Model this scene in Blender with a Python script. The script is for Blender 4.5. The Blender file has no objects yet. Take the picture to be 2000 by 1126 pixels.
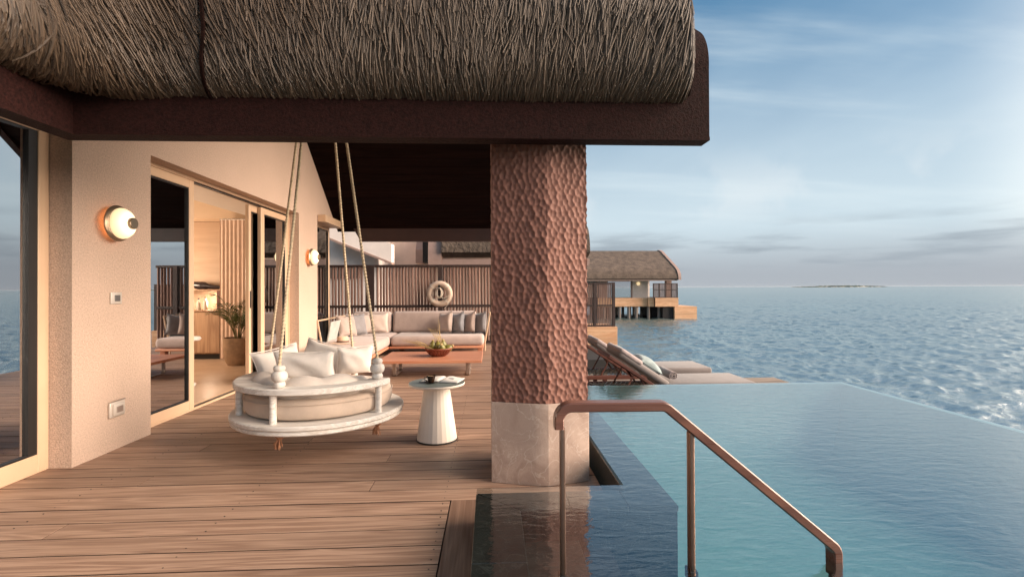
import bpy, bmesh, math, random
import numpy as np
from mathutils import Vector, Matrix, Euler
PI = math.pi
RND = random.Random(7)
rng = np.random.default_rng(11)
SC = bpy.context.scene
COL = SC.collection
def rad(a): return math.radians(a)

# ------------------------------------------------------------------ camera
def camera():
    yaw, pitch, roll = rad(2.777), rad(0.411), rad(-0.277)
    cy, sy = math.cos(yaw), math.sin(yaw)
    r = Vector((cy, -sy, 0)); f = Vector((sy, cy, 0)); u = Vector((0, 0, 1))
    f2 = f*math.cos(pitch)+u*math.sin(pitch); u2 = u*math.cos(pitch)-f*math.sin(pitch)
    r3 = r*math.cos(roll)+u2*math.sin(roll); u3 = u2*math.cos(roll)-r*math.sin(roll)
    cd = bpy.data.cameras.new('camera'); co = bpy.data.objects.new('camera', cd); COL.objects.link(co)
    m = Matrix((r3, u3, -f2)).transposed().to_4x4(); m.translation = (0, 0, 1.27)
    co.matrix_world = m
    cd.sensor_width = 36; cd.lens = 36*980.39/2000
    cd.shift_x = -5.89/2000; cd.shift_y = -7.74/2000
    cd.clip_start = .02; cd.clip_end = 60000
    SC.camera = co
camera()

# ------------------------------------------------------------------ sky, sun, exposure
SUN_EL, SUN_AZ = 20.0, 102.0        # azimuth measured from +Y towards +X
def sky():
    w = bpy.data.worlds.new('World'); SC.world = w; w.use_nodes = True
    nt = w.node_tree; nt.nodes.clear(); N = nt.nodes.new; L = nt.links.new
    out = N('ShaderNodeOutputWorld'); bg = N('ShaderNodeBackground'); L(bg.outputs[0], out.inputs[0])
    bg.inputs[1].default_value = 0.08
    st = N('ShaderNodeTexSky'); st.sky_type = 'NISHITA'; st.sun_disc = False
    st.sun_elevation = rad(SUN_EL); st.sun_rotation = rad(SUN_AZ)
    st.air_density = 1.0; st.dust_density = 1.2; st.ozone_density = 2.0
    tc = N('ShaderNodeTexCoord'); sp = N('ShaderNodeSeparateXYZ'); L(tc.outputs['Generated'], sp.inputs[0])
    def math_(op, a, b=None, clamp=False):
        n = N('ShaderNodeMath'); n.operation = op; n.use_clamp = clamp
        for i, v in enumerate((a, b)):
            if v is None: continue
            if isinstance(v, (int, float)): n.inputs[i].default_value = v
            else: L(v, n.inputs[i])
        return n.outputs[0]
    zc = math_('MAXIMUM', sp.outputs[2], 0.0)
    dv = math_('ADD', zc, 0.10)
    px = math_('DIVIDE', sp.outputs[0], dv); py = math_('DIVIDE', sp.outputs[1], dv)
    cb = N('ShaderNodeCombineXYZ'); L(px, cb.inputs[0]); L(py, cb.inputs[1])
    def noise(vec, scale, sx, sy, rot, detail, lo, hi):
        mp = N('ShaderNodeMapping'); L(vec, mp.inputs[0]); mp.inputs['Scale'].default_value = (sx, sy, 1); mp.inputs['Rotation'].default_value = (0, 0, rad(rot))
        n = N('ShaderNodeTexNoise'); L(mp.outputs[0], n.inputs['Vector']); n.inputs['Scale'].default_value = scale
        n.inputs['Detail'].default_value = detail; n.inputs['Roughness'].default_value = .55
        r = N('ShaderNodeMapRange'); r.interpolation_type = 'SMOOTHSTEP'; L(n.outputs[0], r.inputs[0])
        r.inputs[1].default_value = lo; r.inputs[2].default_value = hi
        return r.outputs[0]
    def mix(f, a, b):
        m = N('ShaderNodeMix'); m.data_type = 'RGBA'
        if isinstance(f, (int, float)): m.inputs[0].default_value = f
        else: L(f, m.inputs[0])
        for i, v in ((6, a), (7, b)):
            if isinstance(v, tuple): m.inputs[i].default_value = (*v, 1)
            else: L(v, m.inputs[i])
        return m.outputs[2]
    def ramp(x, lo, hi):
        r = N('ShaderNodeMapRange'); r.interpolation_type = 'SMOOTHSTEP'; L(x, r.inputs[0])
        r.inputs[1].default_value = lo; r.inputs[2].default_value = hi
        return r.outputs[0]
    # thin veil of high cloud, streaks, a low grey bank over the horizon
    veil = noise(cb.outputs[0], .55, 1.0, .55, 35, 5, .36, .74)
    streak = noise(cb.outputs[0], .9, .40, 1.9, -28, 7, .46, .70)
    c = mix(.8, st.outputs[0], SKYC['blue'])
    c = mix(math_('MULTIPLY', veil, .40), c, SKYC['veil'])
    c = mix(math_('MULTIPLY', streak, .55), c, SKYC['streak'])
    low = math_('SUBTRACT', 1.0, ramp(zc, .07, .49))
    c = mix(math_('MULTIPLY', low, .88), c, SKYC['pale'])
    c = mix(math_('MULTIPLY', ramp(zc, .52, .80), .40), c, SKYC['over'])
    sd = N('ShaderNodeVectorMath'); sd.operation = 'DOT_PRODUCT'; L(tc.outputs['Generated'], sd.inputs[0]); sd.inputs[1].default_value = (math.sin(rad(SUN_AZ)), math.cos(rad(SUN_AZ)), .12)
    gl = math_('MULTIPLY', ramp(sd.outputs['Value'], .52, 1.0), math_('SUBTRACT', 1.0, ramp(zc, .15, .95)))
    c = mix(math_('MULTIPLY', gl, .8), c, SKYC['glow'])
    puff = noise(tc.outputs['Generated'], 5.5, 1, 1, 0, 7, .5, .62)
    pm = math_('MULTIPLY', puff, math_('MULTIPLY', ramp(zc, .10, .16), math_('SUBTRACT', 1.0, ramp(zc, .16, .27))))
    c = mix(math_('MULTIPLY', pm, .4), c, SKYC['puff'])
    bank = math_('SUBTRACT', 1.0, ramp(zc, .015, .125))
    c = mix(math_('MULTIPLY', bank, .92), c, SKYC['bank'])
    mp = N('ShaderNodeMapping'); L(tc.outputs['Generated'], mp.inputs[0]); mp.inputs['Scale'].default_value = (3.2, 3.2, 24)
    n2 = N('ShaderNodeTexNoise'); L(mp.outputs[0], n2.inputs['Vector']); n2.inputs['Scale'].default_value = 1.4; n2.inputs['Detail'].default_value = 6
    dk = ramp(n2.outputs[0], .47, .69)
    band = math_('MULTIPLY', ramp(zc, .02, .05), math_('SUBTRACT', 1.0, ramp(zc, .07, .14)))
    c = mix(math_('MULTIPLY', math_('MULTIPLY', dk, band), .75), c, SKYC['dark'])
    L(c, bg.inputs[0])
SKYC = dict(glow=(13, 11.6, 9.9), over=(2.2, 2.55, 2.75), blue=(.12, .64, 1.22), veil=(2.1, 2.75, 3.2), streak=(2.7, 3.1, 3.3), pale=(2.55, 3.0, 3.22), puff=(3.0, 3.2, 3.3), bank=(1.5, 1.63, 1.80), dark=(1.15, 1.35, 1.55))
sky()
def sun():
    ld = bpy.data.lights.new('sun', 'SUN'); ld.energy = 3.0; ld.angle = rad(54); ld.color = (1.0, .79, .62)
    o = bpy.data.objects.new('sun', ld); COL.objects.link(o)
    d = Vector((math.sin(rad(SUN_AZ))*math.cos(rad(SUN_EL)), math.cos(rad(SUN_AZ))*math.cos(rad(SUN_EL)), math.sin(rad(SUN_EL))))
    o.rotation_euler = d.to_track_quat('Z', 'Y').to_euler(); o.location = d*50
sun()
vs = SC.view_settings
SC.display_settings.display_device = 'sRGB'
vs.view_transform = 'Standard'; vs.look = 'None'; vs.gamma = 1; vs.use_curve_mapping = False
vs.exposure = 1.8
cyc = SC.cycles
cyc.use_denoising = True
try: cyc.denoiser = 'OPENIMAGEDENOISE'
except Exception: pass
cyc.max_bounces = 10; cyc.diffuse_bounces = 4; cyc.glossy_bounces = 5; cyc.transparent_max_bounces = 16
cyc.caustics_reflective = False; cyc.caustics_refractive = False; cyc.sample_clamp_indirect = 6

# ------------------------------------------------------------------ materials
def newmat(name):
    m = bpy.data.materials.new(name); m.use_nodes = True; nt = m.node_tree
    b = nt.nodes['Principled BSDF']
    return m, nt, b
def nd(nt, t, **kw):
    n = nt.nodes.new(t)
    for k, v in kw.items():
        if k in n.inputs: n.inputs[k].default_value = v
        else: setattr(n, k, v)
    return n
def mixc(nt, f, a, b, blend='MIX'):
    m = nt.nodes.new('ShaderNodeMix'); m.data_type = 'RGBA'; m.blend_type = blend
    for i, v in ((0, f), (6, a), (7, b)):
        if isinstance(v, (int, float)): m.inputs[i].default_value = v
        elif isinstance(v, tuple): m.inputs[i].default_value = (*v, 1)
        else: nt.links.new(v, m.inputs[i])
    return m.outputs[2]
def rng_(nt, x, lo, hi, a=0., b=1.):
    r = nd(nt, 'ShaderNodeMapRange'); nt.links.new(x, r.inputs[0])
    for i, v in enumerate((lo, hi, a, b)): r.inputs[i+1].default_value = v
    return r.outputs[0]
def vec(nt, scale=(1, 1, 1), rnd=0., rot=(0, 0, 0)):
    tc = nd(nt, 'ShaderNodeTexCoord'); mp = nd(nt, 'ShaderNodeMapping')
    nt.links.new(tc.outputs['Object'], mp.inputs[0]); mp.inputs['Scale'].default_value = scale; mp.inputs['Rotation'].default_value = rot
    if rnd:
        oi = nd(nt, 'ShaderNodeObjectInfo'); mu = nd(nt, 'ShaderNodeMath', operation='MULTIPLY'); nt.links.new(oi.outputs['Random'], mu.inputs[0]); mu.inputs[1].default_value = rnd
        cb = nd(nt, 'ShaderNodeCombineXYZ')
        for i in range(3): nt.links.new(mu.outputs[0], cb.inputs[i])
        nt.links.new(cb.outputs[0], mp.inputs['Location'])
    return mp.outputs[0]
def noise(nt, v, scale, detail=4, rough=.55, dist=0):
    n = nd(nt, 'ShaderNodeTexNoise'); nt.links.new(v, n.inputs['Vector'])
    n.inputs['Scale'].default_value = scale; n.inputs['Detail'].default_value = detail
    n.inputs['Roughness'].default_value = rough; n.inputs['Distortion'].default_value = dist
    return n.outputs[0]
def bump(nt, b, h, strength, dist):
    bp = nd(nt, 'ShaderNodeBump'); nt.links.new(h, bp.inputs['Height'])
    bp.inputs['Strength'].default_value = strength; bp.inputs['Distance'].default_value = dist
    nt.links.new(bp.outputs[0], b.inputs['Normal']); return bp
def plain(name, col, rough=.6, var=.2, scale=6, bmp=0, bscale=80, bdist=.002, metal=0, spec=.5, sheen=0):
    m, nt, b = newmat(name)
    v = vec(nt, rnd=13.)
    n = noise(nt, v, scale, 5)
    lo = tuple(c*(1-var) for c in col); hi = tuple(min(1, c*(1+var)) for c in col)
    nt.links.new(mixc(nt, rng_(nt, n, .3, .7), lo, hi), b.inputs['Base Color'])
    b.inputs['Roughness'].default_value = rough; b.inputs['Metallic'].default_value = metal
    b.inputs['Specular IOR Level'].default_value = spec
    if sheen: b.inputs['Sheen Weight'].default_value = sheen
    if bmp: bump(nt, b, noise(nt, v, bscale, 3), bmp, bdist)
    return m
def wood(name, dark, light, axis=0, rough=.55, fine=160, rings=7, along=.55, across=9., bmp=.25, tone=.35, spec=.4):
    m, nt, b = newmat(name)
    sc = [across]*3; sc[axis] = along
    v = vec(nt, tuple(sc), rnd=57.)
    n = noise(nt, v, 1.0, 2, .5, .6)
    mu = nd(nt, 'ShaderNodeMath', operation='MULTIPLY'); nt.links.new(n, mu.inputs[0]); mu.inputs[1].default_value = rings
    pp = nd(nt, 'ShaderNodeMath', operation='PINGPONG'); nt.links.new(mu.outputs[0], pp.inputs[0]); pp.inputs[1].default_value = 1
    s2 = [fine]*3; s2[axis] = 3.0
    f = noise(nt, vec(nt, tuple(s2), rnd=31.), 1.0, 4, .65)
    base = mixc(nt, rng_(nt, pp.outputs[0], .1, .95), dark, light)
    base = mixc(nt, rng_(nt, f, .4, .8, 0, .42), base, tuple(c*.55 for c in dark))
    big = noise(nt, vec(nt, (1.3, 1.3, 1.3), rnd=9.), 1.2, 3)
    base = mixc(nt, rng_(nt, big, .35, .7, 0, .4), base, tuple(c*.72 for c in light))
    oi = nd(nt, 'ShaderNodeObjectInfo')
    hs = nd(nt, 'ShaderNodeHueSaturation'); nt.links.new(base, hs.inputs['Color'])
    nt.links.new(rng_(nt, oi.outputs['Random'], 0, 1, 1-tone, 1+tone), hs.inputs['Value'])
    hs.inputs['Saturation'].default_value = .95
    nt.links.new(hs.outputs[0], b.inputs['Base Color'])
    nt.links.new(rng_(nt, f, .3, .7, rough-.08, rough+.12), b.inputs['Roughness'])
    b.inputs['Specular IOR Level'].default_value = spec
    if bmp: bump(nt, b, f, bmp, .002)
    return m
def glass(name, ior=1.9, tint=(.86, .9, .88)):
    m, nt, b = newmat(name); nt.nodes.remove(b)
    out = nt.nodes['Material Output']
    fr = nd(nt, 'ShaderNodeFresnel'); fr.inputs[0].default_value = ior
    t = nd(nt, 'ShaderNodeBsdfTransparent'); t.inputs[0].default_value = (*tint, 1)
    g = nd(nt, 'ShaderNodeBsdfGlossy'); g.inputs['Roughness'].default_value = .008
    mx = nd(nt, 'ShaderNodeMixShader'); nt.links.new(fr.outputs[0], mx.inputs[0]); nt.links.new(t.outputs[0], mx.inputs[1]); nt.links.new(g.outputs[0], mx.inputs[2])
    nt.links.new(mx.outputs[0], out.inputs[0]); return m
def emit(name, col, s):
    m, nt, b = newmat(name); b.inputs['Base Color'].default_value = (*col, 1)
    b.inputs['Emission Color'].default_value = (*col, 1); b.inputs['Emission Strength'].default_value = s; return m

def stucco():
    m, nt, b = newmat('wall_stucco'); v = vec(nt)
    g = noise(nt, v, 85, 6, .75); l = noise(nt, v, 1.6, 3)
    c = mixc(nt, rng_(nt, g, .35, .68), (.42, .298, .225), (.76, .58, .462))
    c = mixc(nt, rng_(nt, l, .35, .7, 0, .35), c, (.68, .5, .40))
    nt.links.new(c, b.inputs['Base Color']); b.inputs['Roughness'].default_value = .8
    bump(nt, b, g, 1.0, .012); return m
def fascia_mat():
    m, nt, b = newmat('fascia_render'); v = vec(nt)
    g = noise(nt, v, 70, 5, .75)
    c = mixc(nt, rng_(nt, g, .35, .75), (.005, .0013, .0011), (.038, .012, .010))
    nt.links.new(c, b.inputs['Base Color']); b.inputs['Roughness'].default_value = .7; b.inputs['Specular IOR Level'].default_value = .1
    bump(nt, b, g, 1.0, .012); return m
def thatch_mat(name='thatch_strands', a=(.008, .005, .0035), c_=(.108, .073, .047)):
    m, nt, b = newmat(name)
    at = nd(nt, 'ShaderNodeVertexColor'); at.layer_name = 'tone'
    c = mixc(nt, at.outputs[0], a, c_)
    v = vec(nt, (1, 1, 1)); w = nd(nt, 'ShaderNodeTexWave', wave_type='BANDS', bands_direction='DIAGONAL'); nt.links.new(v, w.inputs[0]); w.inputs['Scale'].default_value = 70; w.inputs['Distortion'].default_value = 3
    c = mixc(nt, rng_(nt, w.outputs[1], 0, 1, 0, .45), c, tuple(x*.6 for x in c_))
    nt.links.new(c, b.inputs['Base Color']); b.inputs['Roughness'].default_value = .5; b.inputs['Specular IOR Level'].default_value = .45
    bump(nt, b, w.outputs[1], .35, .003); return m
def stone_mat(name, cols, scale, rough, veins=0., bmp=.3):
    m, nt, b = newmat(name); v = vec(nt, rnd=23.)
    n = noise(nt, v, scale, 8, .62, .9); n2 = noise(nt, v, scale*.35, 4, .5, 1.4); f = noise(nt, v, 140, 4, .7)
    c = mixc(nt, rng_(nt, n, .3, .7), cols[0], cols[1])
    c = mixc(nt, rng_(nt, n2, .45, .62, 0, .7), c, cols[2])
    if veins:
        vn = noise(nt, v, scale*.6, 3, .5, 2.2); s = nd(nt, 'ShaderNodeMath', operation='SUBTRACT'); nt.links.new(vn, s.inputs[0]); s.inputs[1].default_value = .5
        ab = nd(nt, 'ShaderNodeMath', operation='ABSOLUTE'); nt.links.new(s.outputs[0], ab.inputs[0])
        c = mixc(nt, rng_(nt, ab.outputs[0], .0, .014, veins, 0), c, cols[3])
    c = mixc(nt, rng_(nt, f, .58, .75, 0, .6), c, tuple(x*.45 for x in cols[0]))
    nt.links.new(c, b.inputs['Base Color']); b.inputs['Roughness'].default_value = rough
    bump(nt, b, f, bmp, .003); return m
def carved_mat():
    m, nt, b = newmat('carved_timber'); v = vec(nt, (40, 40, 6)); f = noise(nt, v, 1.0, 5, .65); l = noise(nt, vec(nt), 3, 3)
    c = mixc(nt, rng_(nt, f, .3, .7), (.15, .064, .047), (.285, .135, .10)); c = mixc(nt, rng_(nt, l, .35, .7, 0, .4), c, (.165, .073, .054))
    nt.links.new(c, b.inputs['Base Color']); b.inputs['Roughness'].default_value = .62; b.inputs['Specular IOR Level'].default_value = .3; bump(nt, b, f, .3, .002); return m
def water_mat(name, tint, scale, bmp, stretch=(1, 1, 1)):
    m, nt, b = newmat(name); nt.nodes.remove(b); out = nt.nodes['Material Output']
    v = vec(nt, stretch, rot=(0, 0, rad(20))); n = noise(nt, v, scale, 4, .5, .6); n2 = noise(nt, v, scale*3.1, 3, .5)
    ad = nd(nt, 'ShaderNodeMath', operation='MULTIPLY_ADD'); nt.links.new(n2, ad.inputs[0]); ad.inputs[1].default_value = .3; nt.links.new(n, ad.inputs[2])
    bp = nd(nt, 'ShaderNodeBump'); nt.links.new(ad.outputs[0], bp.inputs['Height']); bp.inputs['Strength'].default_value = bmp; bp.inputs['Distance'].default_value = .02
    lw = nd(nt, 'ShaderNodeLayerWeight'); lw.inputs['Blend'].default_value = .5; nt.links.new(bp.outputs[0], lw.inputs['Normal'])
    pw = nd(nt, 'ShaderNodeMath', operation='POWER'); nt.links.new(lw.outputs['Facing'], pw.inputs[0]); pw.inputs[1].default_value = 1.95
    fr = nd(nt, 'ShaderNodeMath', operation='MULTIPLY_ADD'); nt.links.new(pw.outputs[0], fr.inputs[0]); fr.inputs[1].default_value = .98; fr.inputs[2].default_value = .02
    t = nd(nt, 'ShaderNodeBsdfTransparent'); t.inputs[0].default_value = (*tint, 1)
    g = nd(nt, 'ShaderNodeBsdfGlossy'); g.inputs['Roughness'].default_value = .03; nt.links.new(bp.outputs[0], g.inputs['Normal'])
    mx = nd(nt, 'ShaderNodeMixShader'); nt.links.new(fr.outputs[0], mx.inputs[0]); nt.links.new(t.outputs[0], mx.inputs[1]); nt.links.new(g.outputs[0], mx.inputs[2])
    nt.links.new(mx.outputs[0], out.inputs[0]); return m
def sea_mat():
    m, nt, b = newmat('sea_water'); v = vec(nt, (1.0, 1.0, 1.0))
    n = noise(nt, v, 4.5, 5, .65, .4); n2 = noise(nt, v, .03, 3)
    c = mixc(nt, rng_(nt, n2, .35, .65), (.06, .105, .105), (.075, .13, .125))
    nt.links.new(c, b.inputs['Base Color']); b.inputs['Roughness'].default_value = .25; b.inputs['IOR'].default_value = 8.0
    st = noise(nt, vec(nt, (.35, 1.6, 1), rot=(0, 0, rad(-35))), .9, 5, .6, .5); pt = noise(nt, v, .055, 3)
    pm = nd(nt, 'ShaderNodeMath', operation='MULTIPLY'); nt.links.new(rng_(nt, pt, .3, .7, .35, 1.5), pm.inputs[0]); nt.links.new(st, pm.inputs[1])
    ad = nd(nt, 'ShaderNodeMath', operation='MULTIPLY_ADD'); nt.links.new(pm.outputs[0], ad.inputs[0]); ad.inputs[1].default_value = 1.6; nt.links.new(n, ad.inputs[2])
    bump(nt, b, ad.outputs[0], .6, .06); return m
def fabric(name, col, var=.1, weave=420, bmp=.3, rough=.9):
    m, nt, b = newmat(name); v = vec(nt, rnd=5.)
    n = noise(nt, v, 7, 4); w = noise(nt, v, weave, 2)
    c = mixc(nt, rng_(nt, n, .3, .7), tuple(x*(1-var) for x in col), tuple(min(1, x*(1+var)) for x in col))
    c = mixc(nt, rng_(nt, w, .4, .7, 0, .35), c, tuple(x*.7 for x in col))
    nt.links.new(c, b.inputs['Base Color']); b.inputs['Roughness'].default_value = rough; b.inputs['Sheen Weight'].default_value = .2
    ad = nd(nt, 'ShaderNodeMath', operation='MULTIPLY_ADD'); nt.links.new(w, ad.inputs[0]); ad.inputs[1].default_value = .25; nt.links.new(noise(nt, v, 14, 3), ad.inputs[2])
    bump(nt, b, ad.outputs[0], bmp, .008); return m
def striped(name, a, c_, scale):
    m, nt, b = newmat(name); v = vec(nt); w = nd(nt, 'ShaderNodeTexWave', wave_type='BANDS', bands_direction='Z'); nt.links.new(v, w.inputs[0]); w.inputs['Scale'].default_value = scale; w.inputs['Distortion'].default_value = .6
    nt.links.new(mixc(nt, rng_(nt, w.outputs[1], .6, .75), a, c_), b.inputs['Base Color']); b.inputs['Roughness'].default_value = .9; return m

MT = {}
MT['stucco'] = stucco(); MT['fascia'] = fascia_mat(); MT['thatch'] = thatch_mat()
MT['deck'] = wood('deck_teak', (.24, .138, .090), (.43, .275, .190), 0, rough=.5, tone=.15, rings=9, fine=130, along=.9, across=17)
MT['plank_edge'] = plain('weathered_plank_edge', (.055, .032, .022), .85, .2)  # dark brown for the board sides, paints the shade inside the deck gaps
MT['deck_y'] = wood('deck_teak_border', (.17, .09, .058), (.30, .18, .12), 1, rough=.55, tone=.1)
MT['sundeck'] = wood('sun_deck_teak', (.20, .14, .10), (.34, .26, .20), 0, rough=.7, tone=.15)
MT['redwood'] = wood('table_timber', (.50, .19, .10), (.68, .31, .17), 0, rough=.4, tone=.03, rings=4)
MT['rail'] = wood('handrail_timber', (.125, .045, .027), (.225, .088, .052), 0, rough=.3, tone=0, rings=5, spec=.6)
MT['lounge_wood'] = wood('lounger_timber', (.09, .028, .02), (.17, .06, .042), 0, rough=.5, tone=.05)
MT['clad'] = wood('cladding_timber', (.66, .33, .16), (.85, .50, .28), 0, rough=.65, tone=.12)
MT['whitewash'] = wood('whitewashed_timber', (.68, .62, .55), (.88, .84, .78), 0, rough=.7, tone=.03, rings=7, fine=190, across=24, along=1.3)
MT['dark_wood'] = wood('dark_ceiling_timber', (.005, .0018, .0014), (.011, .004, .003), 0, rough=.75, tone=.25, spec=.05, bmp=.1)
MT['beam'] = plain('dark_beam_paint', (.022, .007, .005), .5, .2, 5, .2, 60)
MT['slat'] = wood('weathered_slat', (.15, .075, .055), (.30, .18, .14), 2, rough=.7, tone=.28, across=20)
MT['post'] = plain('fence_post_paint', (.035, .018, .015), .6, .2, 8)
MT['sideboard'] = wood('sideboard_oak', (.30, .17, .095), (.46, .29, .17), 2, rough=.5, tone=.04)
MT['panel'] = wood('room_wall_panel', (.47, .32, .21), (.55, .385, .26), 0, rough=.55, tone=0, rings=3)
MT['frame'] = plain('door_frame_paint', (.60, .42, .28), .38, .05, 3, .05, 50)
MT['black'] = plain('black_rubber', (.012, .011, .011), .45, .1)
MT['glass'] = glass('window_glass', 16, (.80, .85, .83)); MT['clear_glass'] = glass('clear_glass', 1.5, (.95, .96, .95))
MT['carved'] = carved_mat()
MT['travertine'] = stone_mat('travertine', [(.33, .225, .175), (.58, .44, .36), (.40, .29, .235), (.66, .56, .48)], 6, .45, .5)
MT['slate'] = stone_mat('dark_slate', [(.014, .015, .0135), (.042, .043, .037), (.024, .028, .024), (.13, .13, .115)], 9, .35, .5)
MT['pool_tile'] = stone_mat('pool_mosaic', [(.15, .335, .335), (.20, .41, .405), (.17, .37, .37), (.5, .7, .7)], 14, .4, 0, .1)
MT['pool_water'] = water_mat('pool_water', (.90, .97, .98), 6.0, .17, (1, 2.6, 1))
MT['sea'] = sea_mat()
MT['cream_fabric'] = fabric('cream_fabric', (.68, .60, .53)); MT['white_fabric'] = fabric('white_fabric', (.78, .72, .66))
MT['beige_fabric'] = fabric('beige_cushion', (.60, .48, .385)); MT['sofa_fabric'] = fabric('sofa_taupe', (.45, .355, .32)); MT['taupe_fabric'] = fabric('pillow_taupe', (.40, .31, .27))
MT['light_taupe'] = fabric('pillow_light_taupe', (.53, .43, .375))
MT['grey_fabric'] = fabric('pillow_grey', (.235, .22, .225)); MT['lounge_fabric'] = fabric('lounger_taupe', (.215, .185, .175)); MT['teal_fabric'] = fabric('pillow_teal', (.27, .33, .33), .3)
MT['blue_grey'] = fabric('pillow_blue_grey', (.30, .30, .315), .2)
MT['towel'] = fabric('towel_grey', (.33, .27, .26), .25, 200, .8)
MT['woven'] = fabric('woven_arm', (.40, .41, .38), .15, 160, .8); MT['rope'] = plain('jute_rope', (.62, .49, .33), .9, .25, 40, .4, 200)
MT['tassel'] = plain('tassel_jute', (.36, .17, .09), .9, .3, 40)
MT['bead'] = wood('bead_timber', (.66, .60, .53), (.86, .81, .75), 2, rough=.65, tone=.03, rings=8)
MT['table_base'] = plain('table_base_paint', (.76, .68, .59), .55, .04); MT['table_top'] = plain('table_top_glass', (.17, .20, .19), .32, .05, spec=.3)
MT['steel'] = plain('brushed_steel', (.42, .34, .29), .35, .08, 8, metal=.7); MT['dark_steel'] = plain('bronze_post', (.20, .12, .085), .3, .15, 9, metal=.8)
MT['brass'] = plain('lamp_brass', (.30, .22, .15), .35, .1, metal=.8); MT['lamp_glow'] = emit('lamp_glass', (1.0, .80, .50), .4); MT['lamp_halo'] = emit('lamp_backlight', (1.0, .42, .15), 1.3)
def lamp_core():
    m = MT['lamp_glow']; nt = m.node_tree; b = nt.nodes['Principled BSDF']
    tc = nd(nt, 'ShaderNodeTexCoord'); mp = nd(nt, 'ShaderNodeMapping'); nt.links.new(tc.outputs['Object'], mp.inputs[0]); mp.inputs['Scale'].default_value = (0, 1, 1)
    ln = nd(nt, 'ShaderNodeVectorMath', operation='LENGTH'); nt.links.new(mp.outputs[0], ln.inputs[0])
    nt.links.new(rng_(nt, ln.outputs['Value'], .04, .12, .62, .24), b.inputs['Emission Strength'])
    nt.links.new(mixc(nt, rng_(nt, ln.outputs['Value'], .04, .11), (1, .88, .66), (1, .76, .42)), b.inputs['Emission Color'])
lamp_core()
MT['plate'] = plain('switch_plate', (.62, .55, .48), .35, .03, metal=.3); MT['plastic_dark'] = plain('switch_rocker', (.10, .09, .085), .4, .1)
MT['paper'] = plain('book_paper', (.80, .77, .72), .8, .04); MT['coffee_cup'] = plain('coffee_glass', (.03, .014, .008), .1, .2); MT['crema'] = plain('coffee_crema', (.52, .36, .22), .6, .1); MT['ink'] = plain('book_ink', (.30, .31, .32), .8, .1)
MT['coconut'] = plain('green_coconut', (.17, .15, .035), .4, .35, 14); MT['basket'] = plain('basket_cane', (.20, .055, .03), .5, .4, 30); MT['twig'] = plain('dry_stem', (.42, .30, .14), .8, .3, 30)
MT['hat'] = fabric('straw_hat', (.62, .44, .31), .15, 250, .6); MT['band'] = plain('hat_band', (.16, .10, .075), .8)
MT['ring'] = plain('life_ring_paint', (.55, .42, .33), .6, .1, 12); MT['cord'] = plain('grab_cord', (.60, .52, .43), .8, .15, 30)
MT['white_wall'] = plain('neighbour_render', (.82, .72, .66), .8, .07, 3, .2, 90); MT['pink_wall'] = plain('neighbour_render_warm', (.72, .57, .49), .8, .07, 3, .2, 90)
MT['roof_far'] = plain('far_thatch', (.11, .078, .058), .85, .4, 1.6, .6, 9, .1); MT['barge'] = plain('barge_board_render', (.36, .24, .20), .6, .1)
MT['pile'] = plain('concrete_pile', (.22, .18, .155), .8, .2); MT['under'] = plain('platform_underside', (.02, .017, .016), .8, .2)
MT['floor_in'] = stone_mat('room_floor_stone', [(.40, .27, .18), (.55, .41, .30), (.48, .34, .24), (.6, .5, .4)], 3, .3, .3, .05); MT['ceiling_in'] = plain('room_ceiling', (.62, .57, .52), .8, .03)
MT['bulkhead'] = plain('room_bulkhead', (.62, .46, .32), .7, .03); MT['curtain'] = fabric('curtain_linen', (.66, .50, .40)); MT['sheer'] = fabric('sheer_curtain', (.62, .66, .58), .1, 300, .2)
MT['pot'] = plain('plant_pot_clay', (.30, .20, .125), .7, .25, 9, .4, 40, .004); MT['soil'] = plain('soil', (.05, .035, .025), .9); MT['leaf'] = plain('palm_leaf', (.055, .085, .02), .45, .5, 5); MT['stem'] = plain('palm_stem', (.12, .11, .03), .5, .3)
MT['chair_fabric'] = fabric('armchair_grey', (.33, .30, .28)); MT['stripe'] = striped('striped_pillow', (.50, .40, .27), (.22, .20, .10), 14); MT['bottle'] = plain('stone_bottle', (.55, .48, .40), .4); MT['sculpt'] = plain('dark_sculpture', (.025, .018, .02), .25, .2)
MT['island'] = plain('island_trees', (.05, .075, .045), .9, .5, .02); MT['sand'] = plain('island_beach', (.5, .45, .36), .9)
MT['saucer'] = MT['clear_glass']

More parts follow.
